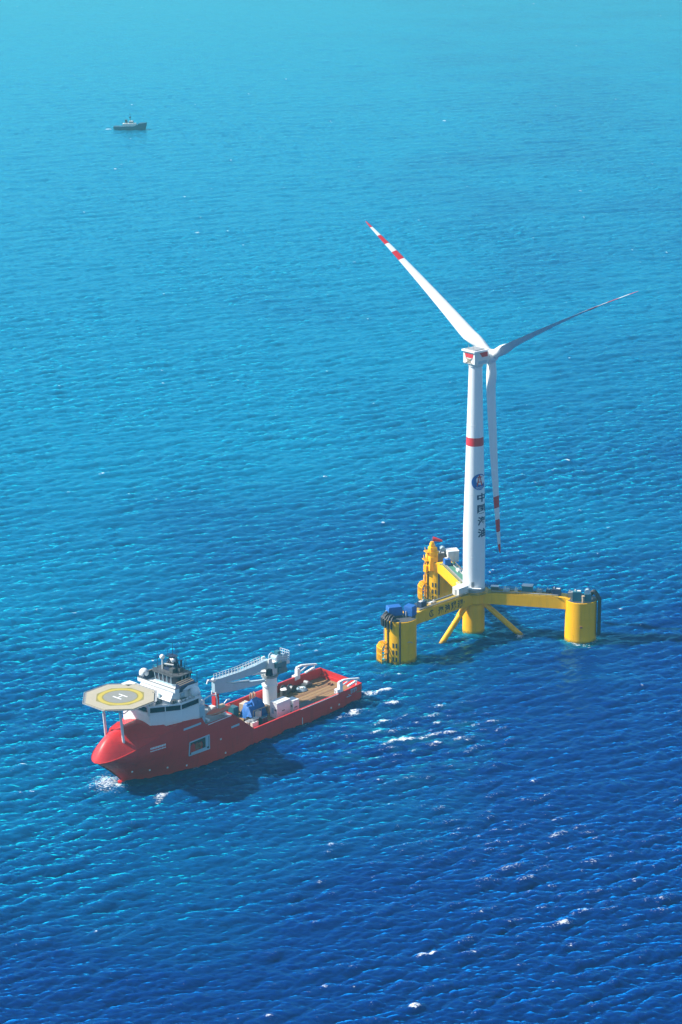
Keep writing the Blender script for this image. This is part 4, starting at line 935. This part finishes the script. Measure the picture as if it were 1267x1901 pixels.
m_ = MB(); m_.tube((23.5, 0, 13.6), (10.0, 0, 10.9), .28, n=10); m_.tube((27.2, 0, 15.8), (29.4, 0, 16.6), .32, n=8); m_.tube((29.4, -.0, 16.6), (30.0, 0, 15.4), .25, n=8); m_.sphere((26.8, 0, 15.9), .8, 12); m_.build('tip_sheave', 'white', cr)
o = on_ship('crane_rest', 7.6, -6.0, 3.2, 'red post holding up the folded crane boom', 'post')
m_ = MB(); m_.box((0, 0, 5.4), (2.0, 1.8, 10.8), taper=.9); m_.build('post', 'hullred', o, smooth=False)
m_ = MB(); m_.box((.6, -.95, 11.3), (.5, .3, 1.2)); m_.box((.6, .95, 11.3), (.5, .3, 1.2)); m_.pieces('cradle', 'white', o, smooth=False)
# lifeboat
lbt = on_ship('lifeboat', 21.3, 9.2, 14.7, 'enclosed orange red lifeboat on the ship side below white davits', 'lifeboat')
rings = []
for k in range(17):
    q = -1+2*k/16; x_ = 5.4*q; wd = 1.5*max(.05, 1-abs(q)**3.2)**.7; zk = .45+.9*abs(q)**3
    rings.append([(x_, wd*math.cos(a_), (1.6+(1.1 if math.sin(a_) > 0 else (1.6-zk))*math.sin(a_)*max(.35, 1-abs(q)**4))) for a_ in [2*math.pi*i/18 for i in range(18)]])
m_ = MB(); m_.loft(rings); lb2 = m_.build('shell', 'orange', lbt)
m_ = MB(); m_.loft([[(x_, w_*math.cos(a_), 2.4+h_*math.sin(a_)) for a_ in [math.pi*i/10 for i in range(11)]] for x_, w_, h_ in ((-2.2, .8, .5), (-2.0, .95, 1.0), (.2, .95, 1.0), (.6, .8, .5))]); m_.build('canopy', 'sand', lbt)
m_ = MB(); m_.path([(-5.3+.66*k, 1.52*max(.05, 1-abs(-1+2*k/16)**3.2)**.7, 1.6) for k in range(17)], .1); m_.build('fender', 'sand', lbt)
# containers
def container(x_, y_, d, label, vents=True):
    o = on_ship('container', x_, y_, 3.2, label, 'container', 'white containers at the port rail')
    m_ = MB(); m_.box((0, 0, d[2]/2), d)
    for k in range(int(d[0]/.6)): m_.box((-d[0]/2+.35+.6*k, d[1]/2+.03, d[2]/2), (.2, .06, d[2]*.88)); m_.box((-d[0]/2+.35+.6*k, -d[1]/2-.03, d[2]/2), (.2, .06, d[2]*.88))
    m_.build('body', 'white', o, smooth=False)
    m_ = MB(); m_.box((0, 0, d[2]+.06), (d[0]+.12, d[1]+.12, .12)); m_.build('roof', 'white', o, smooth=False)
    m_ = MB(); m_.box((d[0]/2+.05, -.3, d[2]*.45), (.1, 1.0, 2.0)); m_.build('door', 'ltblue', o, smooth=False)
    m_ = MB(); m_.box((d[0]/2+.06, .9, d[2]*.55), (.12, .6, .6)); m_.box((.2, d[1]/2+.07, d[2]*.42), (1.3, .12, .3)); m_.build('vent', 'dkgrey', o, smooth=False)
container(-12.3, 4.6, (6.4, 3.3, 5.3), 'larger white container cabin standing at the port rail by the crane')
container(-18.4, 4.7, (2.9, 3.2, 3.9), 'smaller white container just aft of the larger one')
# blue frame structure and deck cargo
o = on_ship('covered_cargo', -6.0, -1.6, 3.2, 'tall cargo stack draped in blue tarpaulin beside the white container', 'cargo')
m_ = MB(); rr_ = random.Random(5); rings = []
for i in range(19):
    row = []
    for j in range(15):
        xx, yy = -3.9+7.9*i/18, -3.2+6.6*j/14
        bump = lambda cx_, cy_, ax_, ay_, h_: h_*max(0, min(1, 2.2*(1-max(abs(xx-cx_)/ax_, abs(yy-cy_)/ay_))))
        z_ = max(bump(-1.9, -.4, 2.3, 2.9, 5.5), bump(1.6, .3, 2.4, 2.6, 3.9), bump(.2, -1.9, 3.4, 1.6, 4.4), bump(3.0, 1.8, 1.3, 1.7, 2.3), .08)
        row.append((xx+rr_.uniform(-.12, .12), yy+rr_.uniform(-.12, .12), z_+rr_.uniform(-.16, .16)*(z_ > .2)))
    rings.append(row)
m_.loft(rings, closed=False, caps=False); m_.build('tarpaulin', 'blue', o)
m_ = MB()
for q in ((-3.2, 3.6), (.5, 3.9), (3.6, 3.2)): m_.tube((q[0], q[1], 0), (q[0], q[1], 3.6), .14, n=6)
m_.tube((-3.2, 3.6, 3.6), (3.6, 3.2, 3.6), .14, n=6); m_.build('frame', 'sand', o)
def cargo_box(x_, y_, d, m1_, m2_, label, rz=0, cat='crate', name='cargo_crate', group='crates on the work deck'):
    o = on_ship(name, x_, y_, 3.2, label, cat, group, rz)
    m_ = MB(); m_.box((0, 0, d[2]/2+.12), d); m_.build('body', m1_, o, smooth=False)
    m_ = MB()
    for k in (-.4, 0, .4): m_.box((d[0]*k, 0, .06), (.2, d[1], .12)); m_.box((d[0]*k, 0, d[2]+.17), (.18, d[1]*1.02, .1))
    m_.build('batten', m2_, o, smooth=False); return o
cargo_box(-6.9, -6.9, (3.4, 2.0, 3.0), 'sand', 'offwhite', 'pale sand coloured crate between the blue tarpaulin and the far rail', R(8))
cargo_box(-1.6, -7.0, (2.4, 2.6, 3.2), 'teal', 'dkgrey', 'dark teal crate near the far rail ahead of the blue cargo')
cargo_box(2.6, 6.9, (3.0, 1.0, 2.6), 'offwhite', 'dkgrey', 'long white crate nearest the foot of the sloping side plate', R(4))
cargo_box(3.2, 4.9, (2.8, 1.0, 2.4), 'offwhite', 'rust', 'white crate behind the one at the foot of the side plate', R(-3))
cargo_box(5.0, 2.6, (2.2, 2.0, 1.9), 'sand', 'rust', 'square sandy crate by the forward end of the work deck', R(20))
cargo_box(1.0, 2.0, (1.8, 1.5, 1.7), 'rust', 'sand', 'rusty crate beside the blue cargo stack', R(-15))
cargo_box(8.5, 1.0, (3.0, 1.8, 1.2), 'rust', 'sand', 'low rusty crate under the forward bulkhead', R(5))
cargo_box(9.0, 5.0, (2.2, 1.7, 2.2), 'sand', 'offwhite', 'sandy crate inside the sloping side plate', R(-8))
cargo_box(-2.2, 6.4, (2.6, 1.5, 2.7), 'navy', 'teal', 'navy crate at the port rail ahead of the containers', R(3))
cargo_box(11.5, -4.0, (3.2, 3.0, 2.4), 'hullred', 'dkgrey', 'red crate against the forward bulkhead on the far side', R(2))
cargo_box(-3.4, 2.9, (1.6, 1.4, 3.4), 'offwhite', 'sand', 'tall pale crate in front of the blue cargo stack', R(12))
cargo_box(4.2, -2.0, (2.6, 2.0, 1.8), 'navy', 'rust', 'navy crate on the middle of the forward work deck', R(-6))
cargo_box(-1.0, 4.4, (1.9, 1.3, 2.1), 'rust', 'offwhite', 'rusty crate with pale battens between the navy crate and blue tarpaulin', R(25))
cargo_box(6.6, 4.6, (1.7, 1.5, 2.3), 'sand', 'dkgrey', 'sandy crate with dark battens behind the white crates', R(-20))
cargo_box(12.4, 3.6, (3.0, 2.6, 2.0), 'dkgrey', 'rust', 'dark crate against the forward bulkhead on the near side', R(4))
# pipes and coils
o = on_ship('pipe_stack', 1.4, 4.6, 5.4, 'bundle of pale pipes lying across the deck by the white crates', 'pipes')
for k in range(6):
    m_ = MB(); m_.tube((-2.6, -.8+.36*k, .2+.25*(k % 2)), (3.0, -.5+.32*k, .2+.25*(k % 2)), .16, n=8); m_.build('pipe', 'offwhite' if k % 2 else 'sand', o)
m_ = MB()
for k in (-1.8, 2.0):
    m_.box((k, .1, -.1), (.3, 2.6, .25))
    for q in (-1, 1.1): m_.box((k, q, -1.15), (.25, .25, 1.95))
m_.build('trestle', 'rust', o, smooth=False)
cargo_box(6.2, -5.6, (2.0, 1.6, 2.6), 'offwhite', 'rust', 'white crate beside the red boom post', R(9))
cargo_box(2.6, -5.0, (1.6, 2.2, 2.2), 'rust', 'offwhite', 'rusty crate between the dark teal crate and the boom post', R(-12))
cargo_box(9.4, -2.2, (1.8, 2.4, 2.8), 'sand', 'navy', 'tall sandy crate ahead of the navy crate in the middle', R(16))
cargo_box(-10.6, .2, (1.5, 1.4, 2.0), 'rust', 'dkgrey', 'small rusty crate between blue tarpaulin and larger white container', R(30))
def reel(x_, y_, rr, wd, label, ax_='y', m1_='dkgrey'):
    o = on_ship('cable_reel', x_, y_, 3.2, label, 'reel', 'reels aft of the crane')
    m_ = MB(); m_.tube((0, -wd/2, rr), (0, wd/2, rr), rr*.6, n=20); m_.build('drum', 'grey', o)
    for s in (-1, 1):
        m_ = MB(); m_.tube((0, s*wd/2-.08, rr), (0, s*wd/2+.08, rr), rr, n=24); m_.build('flange', m1_, o)
    return o
reel(-27.6, -7.4, 1.5, 2.2, 'dark reel just aft of the crane by the far rail')
reel(-30.6, -7.2, 1.3, 2.0, 'dark reel nearest the stern along the far rail', m1_='black')
o = on_ship('tank', -25.2, -6.0, 3.2, 'dark upright tank with a white lid behind the crane pedestal', 'tank')
m_ = MB(); m_.lathe([(1.1, 0), (1.1, 2.6)], 20); m_.build('body', 'dkgrey', o); m_ = MB(); m_.lathe([(1.15, 2.6), (1.15, 2.75), (.2, 3.0)], 20); m_.build('lid', 'white', o)
o = on_ship('rope_coil', -33.8, -5.6, 3.25, 'pale coil of hose lying on the timber deck near the stern', 'rope')
m_ = MB()
for k in range(3): m_.path([((1.9-.3*k)*math.cos(a_), (1.9-.3*k)*math.sin(a_), .2+.28*k) for a_ in [2*math.pi*i/24 for i in range(25)]], .17)
m_.build('coil', 'ltblue', o)
m_ = MB(); m_.lathe([(.5, 0), (.5, .9), (.7, 1.0)], 14); m_.build('bollard', 'offwhite', o)
o = on_ship('deck_winch', -37.5, -6.6, 3.2, 'dark winch on the stern deck under the far bulwark', 'winch')
m_ = MB(); m_.box((0, 0, .6), (3.0, 2.2, 1.2)); m_.build('base', 'dkgrey', o, smooth=False); m_ = MB(); m_.tube((0, -.9, 1.5), (0, .9, 1.5), .7, n=16); m_.build('drum', 'grey', o)
o = on_ship('deck_arch', -13.4, -9.0, 3.2, 'pair of sandy hoops at the far rail beside the crane pedestal', 'frame')
m_ = MB()
for k in (0, 1.4): m_.path([(k, -.2, 0), (k, -.2, 3.6), (k+.2, .2, 4.6), (k+.5, .9, 4.9), (k+.8, 1.6, 4.4), (k+.8, 1.8, 0)], .2)
m_.build('hoop', 'sand', o)

# ------------------------------------------------------------------ distant tug
tug = empty('tugboat', TUG, R(-3), 'small distant dark tugboat with white wheelhouse trailing a white wake', 'tugboat')
rings = []
for x_, wb_, zt in ((-16, 3.6, 3.2), (-14, 4.4, 3.2), (-6, 4.9, 3.2), (4, 4.9, 3.4), (8, 4.6, 4.8), (9, 4.3, 6.0), (13, 2.9, 6.2), (15.5, 1.2, 6.5), (17, .15, 6.7)):
    xo = x_-(2.2 if x_ > 13 else 0)
    rings.append([(xo, -wb_*.75, -1.5), (xo, wb_*.75, -1.5), ((xo+x_)/2, wb_*.95, 1.2), (x_, wb_, zt), (x_, -wb_, zt), ((xo+x_)/2, -wb_*.95, 1.2)])
m_ = MB(); m_.loft(rings); m_.build('hull', 'tugblue', tug)
m_ = MB(); m_.box((-.5, 0, 4.5), (13, 6.4, 2.6)); dh2 = m_.build('deckhouse', 'offwhite', tug, smooth=False)
m_ = MB(); m_.box((1.4, 0, 6.9), (4.6, 4.6, 2.4), taper=.85); whl = m_.build('wheelhouse', 'offwhite', tug, smooth=False)
m_ = MB(); m_.box((1.4, 0, 7.2), (4.45, 4.45, .8)); m_.build('window_band', 'glass', whl, smooth=False)
m_ = MB(); m_.tube((.4, 0, 7.9), (.4, 0, 16.0), .32, .16, n=8); m_.box((.4, 0, 11.6), (1.5, 2.6, .9)); m_.box((.4, 0, 14.0), (.5, 3.4, .3)); m_.build('mast', 'navy', tug)
m_ = MB(); m_.loft([[(a_-3.2+q*-.6, b_, z_) for a_, b_ in ((-1.1, -1), (1.1, -1), (1.1, 1), (-1.1, 1))] for q, z_ in ((0, 6.1), (1, 9.4))]); m_.build('funnel', 'dkgrey', tug, smooth=False)
m_ = MB(); m_.tube((-6.4, 0, 4.2), (-3.6, 0, 8.0), .35, n=8); m_.build('tow_gantry', 'navy', tug)

# ------------------------------------------------------------------ haze
hm = bpy.data.materials.new('haze'); hm.use_nodes = True; t = hm.node_tree; t.nodes.clear()
vo = t.nodes.new('ShaderNodeVolumePrincipled'); ou = t.nodes.new('ShaderNodeOutputMaterial')
vo.inputs['Color'].default_value = (.20, .58, .60, 1); vo.inputs['Density'].default_value = 1.15e-4; vo.inputs['Anisotropy'].default_value = .3
t.links.new(vo.outputs[0], ou.inputs['Volume'])
mb = MB(); mb.box((0, 2000, 148.5), (28000, 28000, 303)); hz = mb.build('haze', hm, smooth=False); hz['kind'] = 'stuff'
